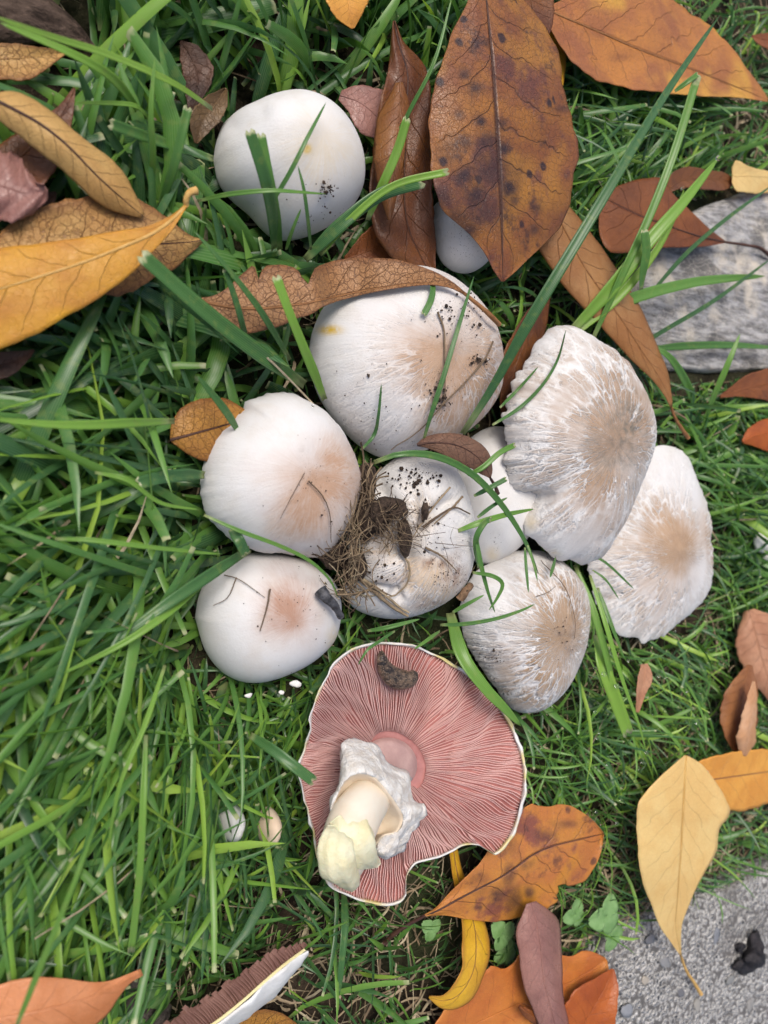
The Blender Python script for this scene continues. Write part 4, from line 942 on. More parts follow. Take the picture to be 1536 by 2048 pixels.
# ------------------------------------------------------------------ debris
def tube_px(pts, r, n=5, seed=None, amp=0.0, k=14):
    q = spline(np.array(pts, float), k); c = P(q[:, 0], q[:, 1], q[:, 2])
    return tube(c, np.linspace(r, r*.6, k), n, 1, seed, amp), c
def twig(name, label, cat, pts, r, rnd, on=None, lift=.0006):
    if on is not None:
        q = spline(np.array([(p[0], p[1], 0) for p in pts], float), 18)
        c = surf_point(on, q[:, 0], q[:, 1], lift); c[:, 2] = np.convolve(np.pad(c[:, 2], 1, 'edge'), [.25, .5, .25], 'valid')
        v, f = tube(c, np.linspace(r, r*.5, 18), 6, 1, 3, .15)
    else:
        (v, f), c = tube_px(pts, r, 6, 3, .15, 18)
    o = add(name, v, f, M_DRY, None, {'rnd': np.full(len(v), rnd)}, org=c.mean(0))
    return tag(o, label, cat)
twig('dry_stalk', 'orange tan dry grass stalk leaning between the notched leaf and the rosy mushroom', 'straw', [(497,684,.045),(540,720,.044),(585,765,.04),(626,808,.035)], .0007, .85)
twig('root_fibre', 'long grey root fibre stuck across the yellow bruised mushroom', 'root', [(985,683),(972,715),(935,760),(890,805),(840,860),(780,900)], .0005, .25, c3)
twig('root_fibre', 'thin upright grey root stuck to the yellow bruised mushroom', 'root', [(875,624),(888,660),(889,720),(890,790),(884,810)], .0005, .3, c3)
twig('root_fibre', 'dark hair thin root on the crown of the rosy mushroom', 'root', [(617,962),(645,992),(660,1030),(662,1085)], .00033, .1, c4)
twig('root_fibre', 'short slanted root hair on the crown of the rosy mushroom', 'root', [(609,946),(585,990),(560,1038)], .00022, .2, c4)
twig('root_fibre', 'forked brown root bits on the brown crowned mushroom', 'root', [(540,1178),(534,1215),(520,1262)], .0005, .15, c5)
twig('root_fibre', 'thin long root hair on the brown crowned mushroom', 'root', [(448,1150),(480,1160),(530,1195)], .00025, .2, c5)
twig('root_fibre', 'bent root hair near the rim of the brown crowned mushroom', 'root', [(473,1155),(455,1195),(426,1211)], .00028, .2, c5)
twig('root_fibre', 'fine dark crack like root on the tan scaly mushroom', 'root', [(1080,1120),(1130,1175),(1150,1240),(1148,1280)], .0003, .1, c10)
twig('root_fibre', 'short curved hair on the tan scaly mushroom', 'root', [(1072,1193),(1095,1185),(1112,1172)], .00025, .15, c10)
for i, (pts, r, rn, lb) in enumerate([
    ([(700,1140),(740,1175),(780,1210),(815,1232)], .0013, .55, 'broad flattened straw under the roots on the soiled mushroom'),
    ([(712,1150),(760,1182),(800,1215),(818,1225)], .0010, .70, 'pale straw beside a broader one on the soiled mushroom'),
    ([(800,1100),(818,1130),(815,1165),(790,1190),(768,1194)], .0007, .6, 'bent tan root curving round the soiled mushroom'),
    ([(845,1055),(880,1030),(910,1015),(940,1028)], .0007, .08, 'black forked root on the soiled mushroom'),
    ([(900,975),(870,1010),(845,1045),(825,1075)], .0006, .6, 'straight pale root leaning on the soiled mushroom'),
    ([(925,993),(905,1015),(868,1048)], .0006, .4, 'brown stem slanting over the soiled mushroom'),
    ([(850,1095),(880,1110),(900,1128),(913,1142)], .0006, .35, 'brown root ending on the speckled side of the soiled mushroom')]):
    twig('dry_straw' if 'straw' in lb else 'root_fibre', lb, 'straw' if 'straw' in lb else 'root', pts, r, rn, c6, .0012)
# tangle of roots and old thatch on the soiled mushroom
bag = Bag(); r2 = np.random.default_rng(77)
def tangle(cx, cy, sx, sy, z0, z1, n, lmin, lmax, ang, spread, rad, col):
    for _ in range(n):
        x, y = r2.normal(cx, sx), r2.normal(cy, sy); L = r2.uniform(lmin, lmax); a = math.radians(r2.normal(ang, spread)); z = r2.uniform(z0, z1)
        b = r2.normal(0, .9)
        pts = [(x+L*s*math.cos(a+b*s), y+L*s*math.sin(a+b*s), z+r2.normal(0, .0022)) for s in (-.5, -.2, .15, .5)]
        (v, f), _c = tube_px(pts, r2.uniform(*rad)*.78, 4, None, 0, 8); bag.add(v, f, np.clip(r2.normal(col-.17, .18), 0, 1))
tangle(712, 1090, 9, 38, .040, .052, 43, 40, 120, 95, 25, (.00018, .0005), .5)
tangle(690, 1060, 11, 34, .036, .048, 27, 40, 110, 120, 22, (.00018, .00055), .55)
tangle(790, 1060, 20, 18, .049, .056, 49, 25, 80, 60, 60, (.00015, .0004), .42)
tangle(765, 1030, 17, 17, .048, .055, 31, 20, 60, 0, 80, (.00015, .0004), .3)
tangle(735, 985, 9, 25, .040, .050, 24, 40, 100, 95, 18, (.00025, .0007), .45)
tangle(690, 1165, 12, 22, .034, .046, 37, 30, 80, 80, 40, (.00015, .0005), .55)
tangle(670, 1110, 20, 10, .030, .045, 24, 30, 70, 10, 35, (.00015, .0005), .4)
tangle(860, 1085, 32, 21, .047, .052, 16, 30, 80, 30, 60, (.00012, .0003), .3)
tangle(720, 1190, 24, 13, .034, .046, 18, 30, 90, 35, 25, (.0002, .0007), .6)
rt = bag.build('root_tangle', M_DRY); tag(rt, 'tangle of brown roots and dead grass on the soiled mushroom', 'roots', None, 'stuff')
# soil lumps and crumbs
M_CLOD = mat_plain('clod_soil', (0.018, 0.012, 0.009), (0.075, 0.05, 0.035), 350, .95, .002)
def blob(c, r, seed, sq=(1, 1, .7), amp=.4, nu=10, nv_=14):
    u, vv = np.meshgrid(np.linspace(0, math.pi, nu), np.arange(nv_)*2*math.pi/nv_, indexing='ij')
    s = np.stack([np.sin(u)*np.cos(vv), np.sin(u)*np.sin(vv), np.cos(u)], -1).reshape(-1, 3)
    return s*(1+amp*fbm(s, 1.7, seed, 3))[:, None]*np.array(sq)*r + c, grid_faces(nu, nv_, True).tolist()
for i, (x, y, z, r, sq, lb) in enumerate([(745, 1040, .040, .0085, (.9, 1.2, .9), 'dark crumbly soil lump wedged beside the rosy mushroom'), (775, 1022, .046, .0062, (1.5, .9, .6), 'wet soil lump at the top of the root tangle'), (812, 1068, .047, .0050, (.8, 1.6, .6), 'dark soil in the crease of the soiled mushroom'),
                                       (672, 1112, .030, .0075, (1.2, .8, .8), 'shaded soil lump between the rosy and brown crowned mushrooms'), (850, 1025, .046, .0035, (.6, 1.6, .5), 'thin soil smear on the upper side of the soiled mushroom'),
                                       (735, 975, .036, .0062, (.7, 1.7, .8), 'narrow dark soil wedge above the root tangle'), (706, 1140, .034, .0060, (.9, 1.4, .8), 'dark soil lump under the lower end of the root tangle')]):
    c = P(x, y, z); v, f = blob(c, r, 200+i*7, sq, .35, 16, 22)
    tag(add('soil_clod', v, f, M_CLOD, org=c), lb, 'soil')
c = P(663, 1207, .047); v, f = tube_px([(640, 1180, .047), (652, 1195, .049), (668, 1212, .049), (682, 1232, .045)], .0030, 14, 301, .18, 18)[0]
tag(add('bark_chip', v, f, mat_plain('charred_chip', (0.02, 0.02, 0.022), (0.10, 0.10, 0.11), 250, .5, .001), org=c), 'dark grey bark chip caught at the rim of the brown crowned mushroom', 'bark')
c = P(930, 1185, .03); v, f = tube_px([(920, 1198, .034), (930, 1184, .036), (941, 1170, .034)], .0026, 12, 305, .25, 14)[0]
tag(add('wood_chip', v, f, mat_plain('brown_chip', (0.10, 0.055, 0.03), (0.26, 0.16, 0.09), 250, .7, .001), org=c), 'small brown wood chip between the soiled and tan scaly mushrooms', 'wood')
sc = Bag()
def specks(capo, x0, y0, sx, sy, n, rr):
    for _ in range(n):
        x, y = r2.normal(x0, sx), r2.normal(y0, sy)
        p = surf_point(capo, x, y, .0001)[0]; r = r2.uniform(*rr)*(1 if r2.uniform() > .12 else 1.9)
        v, f = blob(p, r, int(r2.integers(1, 90)), (1, 1, .7), .3, 5, 6); sc.add(v, f, 0)
specks(c6, 830, 965, 26, 14, 70, (.00025, .0007)); specks(c6, 745, 1145, 26, 14, 30, (.0002, .0006)); specks(c6, 850, 1050, 34, 40, 60, (.00015, .0004)); specks(c6, 905, 1150, 20, 22, 60, (.00012, .0003))
specks(c3, 920, 630, 34, 22, 60, (.0002, .0006)); specks(c3, 880, 800, 10, 12, 40, (.0002, .0007)); specks(c3, 962, 720, 10, 6, 30, (.0002, .0006)); specks(c3, 800, 820, 90, 50, 50, (.00012, .0004)); specks(c3, 738, 751, 2, 2, 4, (.0004, .0007))
specks(c1, 658, 380, 8, 9, 40, (.00018, .0005)); specks(c1, 620, 420, 45, 30, 30, (.00012, .0003)); specks(c4, 640, 970, 50, 60, 40, (.0001, .0003)); specks(c5, 590, 1210, 55, 50, 40, (.0001, .0003)); specks(c10, 1130, 1270, 16, 20, 30, (.00012, .0003)); specks(c10, 1000, 1315, 14, 6, 20, (.00015, .0005))
o = sc.build('soil_specks', M_CLOD); tag(o, 'tiny dark soil specks sprinkled over the mushroom caps', 'soil', None, 'stuff')
# black litter on the path
for i, (x, y, r, sq) in enumerate([(1492, 1925, .011, (1, .8, .6)), (1512, 1905, .009, (.8, 1.2, .6)), (1478, 1895, .0045, (1, 1, .7))]):
    c = P(x, y, .004+r*.35); v, f = blob(c, r, 400+i, sq, .6, 22, 28)
    tag(add('soil_clod', v, f, mat_plain('black_clod', (0.008, 0.008, 0.010), (0.035, 0.03, 0.032), 200, .6, .003), org=c), ['black wet clod on the concrete', 'black clod leaning behind another on the concrete', 'small brown crumb by the black clods on the concrete'][i], 'soil')
# stony soil patch by the pinkish orange leaf
for i, (x, y, r) in enumerate([(270, 1985, .010), (300, 2020, .009), (240, 2040, .008)]):
    c = P(x, y, .004); v, f = blob(c, r, 430+i, (1.2, .9, .6), .45, 18, 24)
    tag(add('soil_clod', v, f, mat_plain('grey_clod', (0.03, 0.026, 0.024), (0.16, 0.135, 0.12), 260, .8, .003), org=c), ['grey brown earth clod beside the smooth pinkish orange leaf', 'earth clod below a larger one near the pinkish orange leaf', 'earth clod partly under the pinkish orange leaf'][i], 'soil')

# clover and a round seedling leaf
M_CLOV = mat_plain('clover_green', (0.12, 0.24, 0.07), (0.20, 0.34, 0.13), 120, .5, .0004)
def clover(label, px, py, z, r, seed, nl=3):
    base = P(px, py, 0); e = root('clover' if nl == 3 else 'seedling', label, 'clover' if nl == 3 else 'seedling', base)
    top = P(px, py, z)
    v, f = tube(spline(np.array([base+np.array([.004, 0, 0]), (base+top)/2, top]), 8), .0004, 6); add('stalk', v, f, M_CLOV, e)
    for j in range(nl):
        a = seed*1.1+j*2.09; nu, nv_ = 12, 9; V = []
        for q in np.linspace(-1, 1, nv_):
            u = np.linspace(0, 1, nu); wd = r*.62*np.sin(math.pi*np.clip(u, 0, 1)**.75*.93+.05)**.8
            lx = u*r*1.15*(1-.10*(abs(q) < .15)*(u > .9)); ly = q*wd
            V.append(np.column_stack([top[0]+lx*math.cos(a)-ly*math.sin(a), top[1]+lx*math.sin(a)+ly*math.cos(a), top[2]+.12*np.abs(ly)+.15*lx-.9*lx*lx/r*.25]))
        add('leaflet', np.array(V).reshape(-1, 3), grid_faces(nv_, nu), M_CLOV, e, solid=.0002)
clover('clover sprig by the path edge below the pale yellow leaf', 1212, 1832, .020, .0115, 1)
clover('small clover touching a larger one by the path edge', 1225, 1872, .014, .0085, 2)
clover('pale clover leaf in thin grass near the notched blotched leaf', 1150, 1828, .014, .008, 3)
clover('clover between the curved yellow leaf and the rolled purple leaf', 1005, 1868, .014, .0085, 4)
clover('dark clover lower beside the rolled purple leaf', 1012, 1905, .009, .0075, 5)
clover('clover low in the straw left of the curved yellow leaf', 862, 1858, .012, .006, 6)
clover('single round seedling leaf beside the earth clods', 335, 1975, .014, .0105, 3, 1)

# ------------------------------------------------------------------ grass
def blades(base, phi, L, W, e0, e1, twist, cut, rnd, seg=6, bend=None):
    """Arrays of n blades -> verts (n, seg+1, 3, 3), g1, g2."""
    n = len(L); s = np.linspace(0, 1, seg+1)
    e = e0[:, None] + (e1-e0)[:, None]*s[None]**1.1
    ph = phi[:, None] + (0 if bend is None else bend[:, None]*s[None])
    ds = L[:, None]/seg
    dx = np.cos(e)*np.cos(ph)*ds; dy = np.cos(e)*np.sin(ph)*ds; dz = np.sin(e)*ds
    cs = lambda a: np.concatenate([np.zeros((n, 1)), np.cumsum((a[:, 1:]+a[:, :-1])/2, 1)], 1)
    c = np.stack([cs(dx), cs(dy), cs(dz)], -1) + base[:, None]
    c[..., 2] = np.maximum(c[..., 2], .0015)
    T = np.stack([dx, dy, dz], -1)/ds[..., None]
    S = np.stack([-np.sin(ph), np.cos(ph), 0*ph], -1); B = np.cross(S, T)
    tw = (twist[:, None]*s[None]+twist[:, None]*.4)[..., None]
    S2 = S*np.cos(tw)+B*np.sin(tw); B2 = np.cross(S2, T)
    taper = np.where(cut[:, None] > .5, .62+.38*np.minimum(1, s[None]*4)-.38*s[None]**5, np.minimum(1, .55+s[None]*2)*np.sqrt(np.maximum(1-s[None]**2.2, 0))+.02)
    hw = (W[:, None]*.5*taper)[..., None]
    v = np.stack([c-S2*hw, c-B2*hw*.40, c+S2*hw], 2)
    g1 = np.stack([np.broadcast_to(rnd[:, None, None], v.shape[:3]), np.broadcast_to(s[None, :, None], v.shape[:3]), np.broadcast_to(cut[:, None, None], v.shape[:3])], -1)
    g2 = np.broadcast_to(np.array([-1., 0, 1])[None, None], v.shape[:3])
    return v, g1, g2
def blade_faces(n, seg):
    f = grid_faces(seg+1, 3); return (f[None]+(np.arange(n)*(seg+1)*3)[:, None, None]).reshape(-1, 4)

# what the lawn must not grow through or hide
GC, GX0, GY0, GN = .003, -.5, -.6, 420
bot = np.full((GN, GN), 9.0)
IC = 7; iw, ih = 1536//IC+2, 2048//IC+2; idep = np.full((iw, ih), 0.0)
for v, hide in OBST:
    i = np.clip(((v[:, 0]-GX0)/GC).astype(int), 0, GN-1); j = np.clip(((v[:, 1]-GY0)/GC).astype(int), 0, GN-1)
    np.minimum.at(bot, (i, j), v[:, 2])
    if hide:
        x, y, d = proj(v); ok = (x >= 0) & (x < 1536) & (y >= 0) & (y < 2048)
        for ox in (-4, 0, 4):
            for oy in (-4, 0, 4):
                np.maximum.at(idep, (np.clip((x[ok]+ox)/IC, 0, iw-1).astype(int), np.clip((y[ok]+oy)/IC, 0, ih-1).astype(int)), d[ok])
b2 = bot.copy()
for a in (-1, 0, 1):
    for b in (-1, 0, 1): b2 = np.minimum(b2, np.roll(np.roll(bot, a, 0), b, 1))
bot = b2
def bad(v, allow):
    """v (n, m, 3): blades that pierce or hide something."""
    i = np.clip(((v[..., 0]-GX0)/GC).astype(int), 0, GN-1); j = np.clip(((v[..., 1]-GY0)/GC).astype(int), 0, GN-1)
    hit = (v[..., 2] > bot[i, j]-.0015).any(1)
    x, y, d = proj(v); inn_ = (x >= 0) & (x < 1536) & (y >= 0) & (y < 2048)
    od = idep[np.clip(x/IC, 0, iw-1).astype(int), np.clip(y/IC, 0, ih-1).astype(int)]
    cov = (inn_ & (od > 0) & (d < od-.001)).sum(1)
    return hit | (cov > allow) | (v[..., 2].max(1) > .062)

REG = np.array([  # px, py, heading, spread, density, length mm, width mm, start elev, end elev, hue
 (100,100,150,45,1.0,70,3.6,60,5,.55),(300,300,110,90,1.0,62,4.0,65,5,.35),(560,90,120,80,1.1,55,3.4,70,15,.42),(300,680,140,55,1.0,66,4.4,55,0,.35),
 (100,900,178,40,1.1,80,3.4,50,-5,.50),(300,1000,190,60,1.1,60,3.2,55,0,.40),(250,1180,205,45,1.1,72,3.0,55,0,.48),(120,1400,235,40,1.1,85,3.2,55,0,.55),(350,1550,246,30,1.3,66,2.5,60,10,.50),
 (560,1500,66,35,1.3,55,2.3,60,10,.50),(450,1700,75,35,1.2,52,2.3,65,20,.50),(140,1750,246,38,1.0,78,3.0,60,10,.52),(250,1950,80,60,.7,40,2.2,65,20,.45),(500,1860,90,60,.8,38,2.3,65,20,.45),
 (720,1930,90,90,.6,30,1.9,65,25,.45),(880,1900,90,90,.55,26,1.7,65,25,.45),(1110,1530,-30,70,.75,40,1.7,60,10,.48),(1250,1380,-60,60,1.1,46,1.9,60,5,.52),
 (1440,1000,-12,35,1.4,48,2.3,55,5,.48),(1440,1200,-35,50,1.0,44,1.9,55,5,.45),(1250,1600,-60,70,.8,36,1.6,60,5,.45),(1480,1320,-30,90,.7,38,1.7,55,5,.42),(1380,820,20,70,1.1,46,2.5,55,5,.42),(1180,330,8,50,1.2,52,2.6,60,5,.45),
 (1250,500,40,70,.9,45,2.4,60,10,.45),(1460,240,15,70,.55,30,1.9,50,5,.48),(1500,40,15,90,.5,26,1.6,50,5,.5),(1230,1740,-40,90,.45,26,1.5,60,10,.5),(1470,1690,-40,60,.35,34,1.8,55,5,.45),(860,1258,-30,80,.12,30,2.2,65,20,.42),(900,30,80,70,1.0,55,3.0,70,20,.42),
 (640,900,200,60,.8,40,3.0,60,20,.4),(650,1330,240,60,.7,40,2.6,60,10,.4)], float)
_lf = np.clip((900-REG[:, 0])/700, 0, 1)*(REG[:, 1] < 1000); _ll = np.clip((700-REG[:, 0])/500, 0, 1)*(REG[:, 1] >= 1000)
REG[:, 5] *= 1+.42*_ll; REG[:, 3] *= 1-.25*_ll; REG[:, 6] *= 1+.05*_ll; REG[:, 9] -= .05
REG[:, 5] *= 1+.18*_lf; REG[:, 6] *= 1+.30*_lf; REG[:, 4] *= 1-.30*_lf
def scatter(N, lo, hi, seed, lens=1.0, wid=1.0, flat=0.0, hue=0.0, dens=1.0, allow=0, margin=True):
    r = np.random.default_rng(seed)
    base = np.column_stack([r.uniform(lo[0], hi[0], N), r.uniform(lo[1], hi[1], N), np.full(N, -.001)])
    x, y, _ = proj(base)
    outf = np.maximum(np.maximum(-x, x-1536), np.maximum(-y, y-2048))
    xc = np.clip(x, 0, 1536); yc = np.clip(y, 0, 2048)
    wgt = np.exp(-(((xc[:, None]-REG[None, :, 0])**2+(yc[:, None]-REG[None, :, 1])**2)/(2*110.0**2)))+1e-9
    wgt /= wgt.sum(1)[:, None]; cum = wgt.cumsum(1); pick = np.minimum((cum < r.uniform(size=(N, 1))).sum(1), len(REG)-1)
    R = REG[pick]; dn = (wgt*REG[None, :, 4]).sum(1)*dens
    dn = dn*np.clip(1.15-np.maximum(outf-120, 0)/1500, .6, 1)
    clump = .75+.5*wob(base, 60, seed+3)
    keep = r.uniform(size=N) < dn/1.4*np.clip(clump, .25, 1.2)
    base = base[keep]; R = R[keep]; n = len(R)
    phi = np.radians(R[:, 2]+r.normal(0, 1, n)*R[:, 3]+np.where(r.uniform(size=n) < .16, 180, 0))
    L = R[:, 5]*1e-3*lens*np.exp(r.normal(0, .28, n)); W = R[:, 6]*1e-3*wid*np.exp(r.normal(0, .25, n))
    e0 = np.radians(R[:, 7]+r.normal(0, 14, n))*(1-flat); e1 = np.radians(R[:, 8]+r.normal(0, 20, n))*(1-flat)-flat*.1
    tw = r.normal(0, .7, n); cut = (r.uniform(size=n) < .28).astype(float); rnd = np.clip(R[:, 9]+hue+r.normal(0, .22, n), 0, 1); bend = r.normal(0, .45, n)
    VV = []; G1 = []; G2 = []
    idx = np.arange(n)
    for a, sc_ in enumerate((1.0, .65, .4)):
        if len(idx) == 0: break
        v, g1, g2 = blades(base[idx], phi[idx]+(a*.5*np.sign(tw[idx])), L[idx]*sc_, W[idx]*(1-.12*a), e0[idx], e1[idx], tw[idx], cut[idx], rnd[idx], 6, bend[idx])
        b = bad(v.reshape(len(idx), -1, 3), allow)
        VV.append(v[~b]); G1.append(g1[~b]); G2.append(g2[~b]); idx = idx[b]
    v = np.concatenate(VV); return v, np.concatenate(G1), np.concatenate(G2)
def build_grass(name, label, parts_):
    v = np.concatenate([p[0] for p in parts_]); g1 = np.concatenate([p[1] for p in parts_]); g2 = np.concatenate([p[2] for p in parts_])
    o = add(name, v.reshape(-1, 3), blade_faces(len(v), 6), M_GRASS, None, {'g1': g1.reshape(-1, 3), 'g2': g2.ravel()})
    tag(o, label, 'grass', None, 'stuff'); print(name, len(v)); return o
LO, HI = (-.30, -.46), (.46, .46)
lawn = build_grass('lawn_grass', 'dense green lawn grass growing around the mushrooms and leaves', [
    scatter(30000, LO, HI, 1), scatter(12000, LO, HI, 2, .6, .85, .15, -.10), scatter(2500, LO, HI, 3, 1.25, 1.15, 0, .08, .6),
    scatter(30000, (-.75, -1.0), (1.35, 1.0), 4, 1.15, 1.6, 0, 0, 1.0)])

# a few dead blades standing among the green
dv, dg1, dg2 = scatter(1500, LO, HI, 9, .8, .45, 0, 0, .8)
dg = add('dead_grass', dv.reshape(-1, 3), blade_faces(len(dv), 6), M_DRY, None, {'rnd': np.clip(dg1[..., 0].ravel()*.5+.5, 0, 1)})
tag(dg, 'scattered dead straw coloured blades standing among the green grass', 'grass', None, 'stuff')

# dry thatch on the soil
def scatter_dry(N, seed):
    r = np.random.default_rng(seed)
    base = np.column_stack([r.uniform(-.3, .5, N), r.uniform(-.5, .5, N), r.uniform(.0005, .004, N)])
    x, y, _ = proj(base)
    d = .35+0*x
    for cx, cy, s, a in ((1470,200,140,1.2),(700,1960,200,1.2),(450,1950,160,1.0),(900,1880,150,1.2),(1170,1800,110,1.3),(1450,1720,100,1.3),(1480,1400,120,.6),(1300,1700,120,.8)):
        d = d+a*np.exp(-((x-cx)**2+(y-cy)**2)/(2*s*s))
    k_ = r.uniform(size=N) < d/1.6; base = base[k_]; n = len(base)
    L = r.uniform(.008, .035, n); W = r.uniform(.0004, .0016, n); phi = r.uniform(0, 6.28, n)
    e0 = np.radians(r.normal(8, 14, n)); e1 = np.radians(r.normal(-4, 14, n))
    v, g1, g2 = blades(base, phi, L, W, e0, e1, r.normal(0, 1, n), np.ones(n), np.clip(r.normal(.62, .25, n), 0, 1), 4, r.normal(0, .9, n))
    b = bad(v.reshape(n, -1, 3), 0); v = v[~b]; g1 = g1[~b]
    o = add('thatch', v.reshape(-1, 3), blade_faces(len(v), 4), M_DRY, None, {'rnd': g1[..., 0].ravel()})
    tag(o, 'dry straw coloured thatch lying on the soil between grass blades', 'thatch', None, 'stuff')
scatter_dry(20000, 51)

# single blades that stand out
def hero(label, pts, wpx, hue, cut=1, zs=None, fold=.3, group='long grass blades'):
    q = spline(np.array(pts, float), 22); c = P(q[:, 0], q[:, 1], q[:, 2]); dep_ = proj(c)[2]
    s = np.linspace(0, 1, 22)
    prof = np.minimum(1, .55+1.8*s)*(np.ones(22) if cut else np.sqrt(np.maximum(1-s**2.4, 0.001)))
    hw = wpx*.5*prof*dep_/FPX
    T = np.gradient(c, axis=0); T /= np.linalg.norm(T, axis=1)[:, None]
    view = CAM-c; view /= np.linalg.norm(view, axis=1)[:, None]
    nrm = np.array([0, 0, 1.0])*.6+view*.4
    S = np.cross(T, nrm); S /= np.linalg.norm(S, axis=1)[:, None]; B = np.cross(S, T)
    wv = np.sin(s*5+wpx)*.25
    S = S*np.cos(wv)[:, None]+B*np.sin(wv)[:, None]; B = np.cross(S, T)
    off = np.array([-1, -.5, 0, .5, 1.0])
    v = np.stack([c+S*(hw*o_)[:, None]-B*(hw*fold*(1-abs(o_)))[:, None] for o_ in off], 1)
    if cut: v[-1] += T[-1]*(np.array([.0, .9, -.3, .7, -.2])*hw[-1]*.6)[:, None]
    g1 = np.zeros((22, 5, 3)); g1[..., 0] = hue; g1[..., 1] = s[:, None]; g1[..., 2] = cut
    o = add('grass_blade', v.reshape(-1, 3), grid_faces(22, 5), M_GRASS, None, {'g1': g1.reshape(-1, 3), 'g2': np.tile(off, 22)}, org=c[0], solid=.00018)
    return tag(o, label, 'grass blade', group)
def sp_(capo, pts, lift=.003):
    return [(x, y, z_on(capo, x, y, lift)) for x, y in pts]
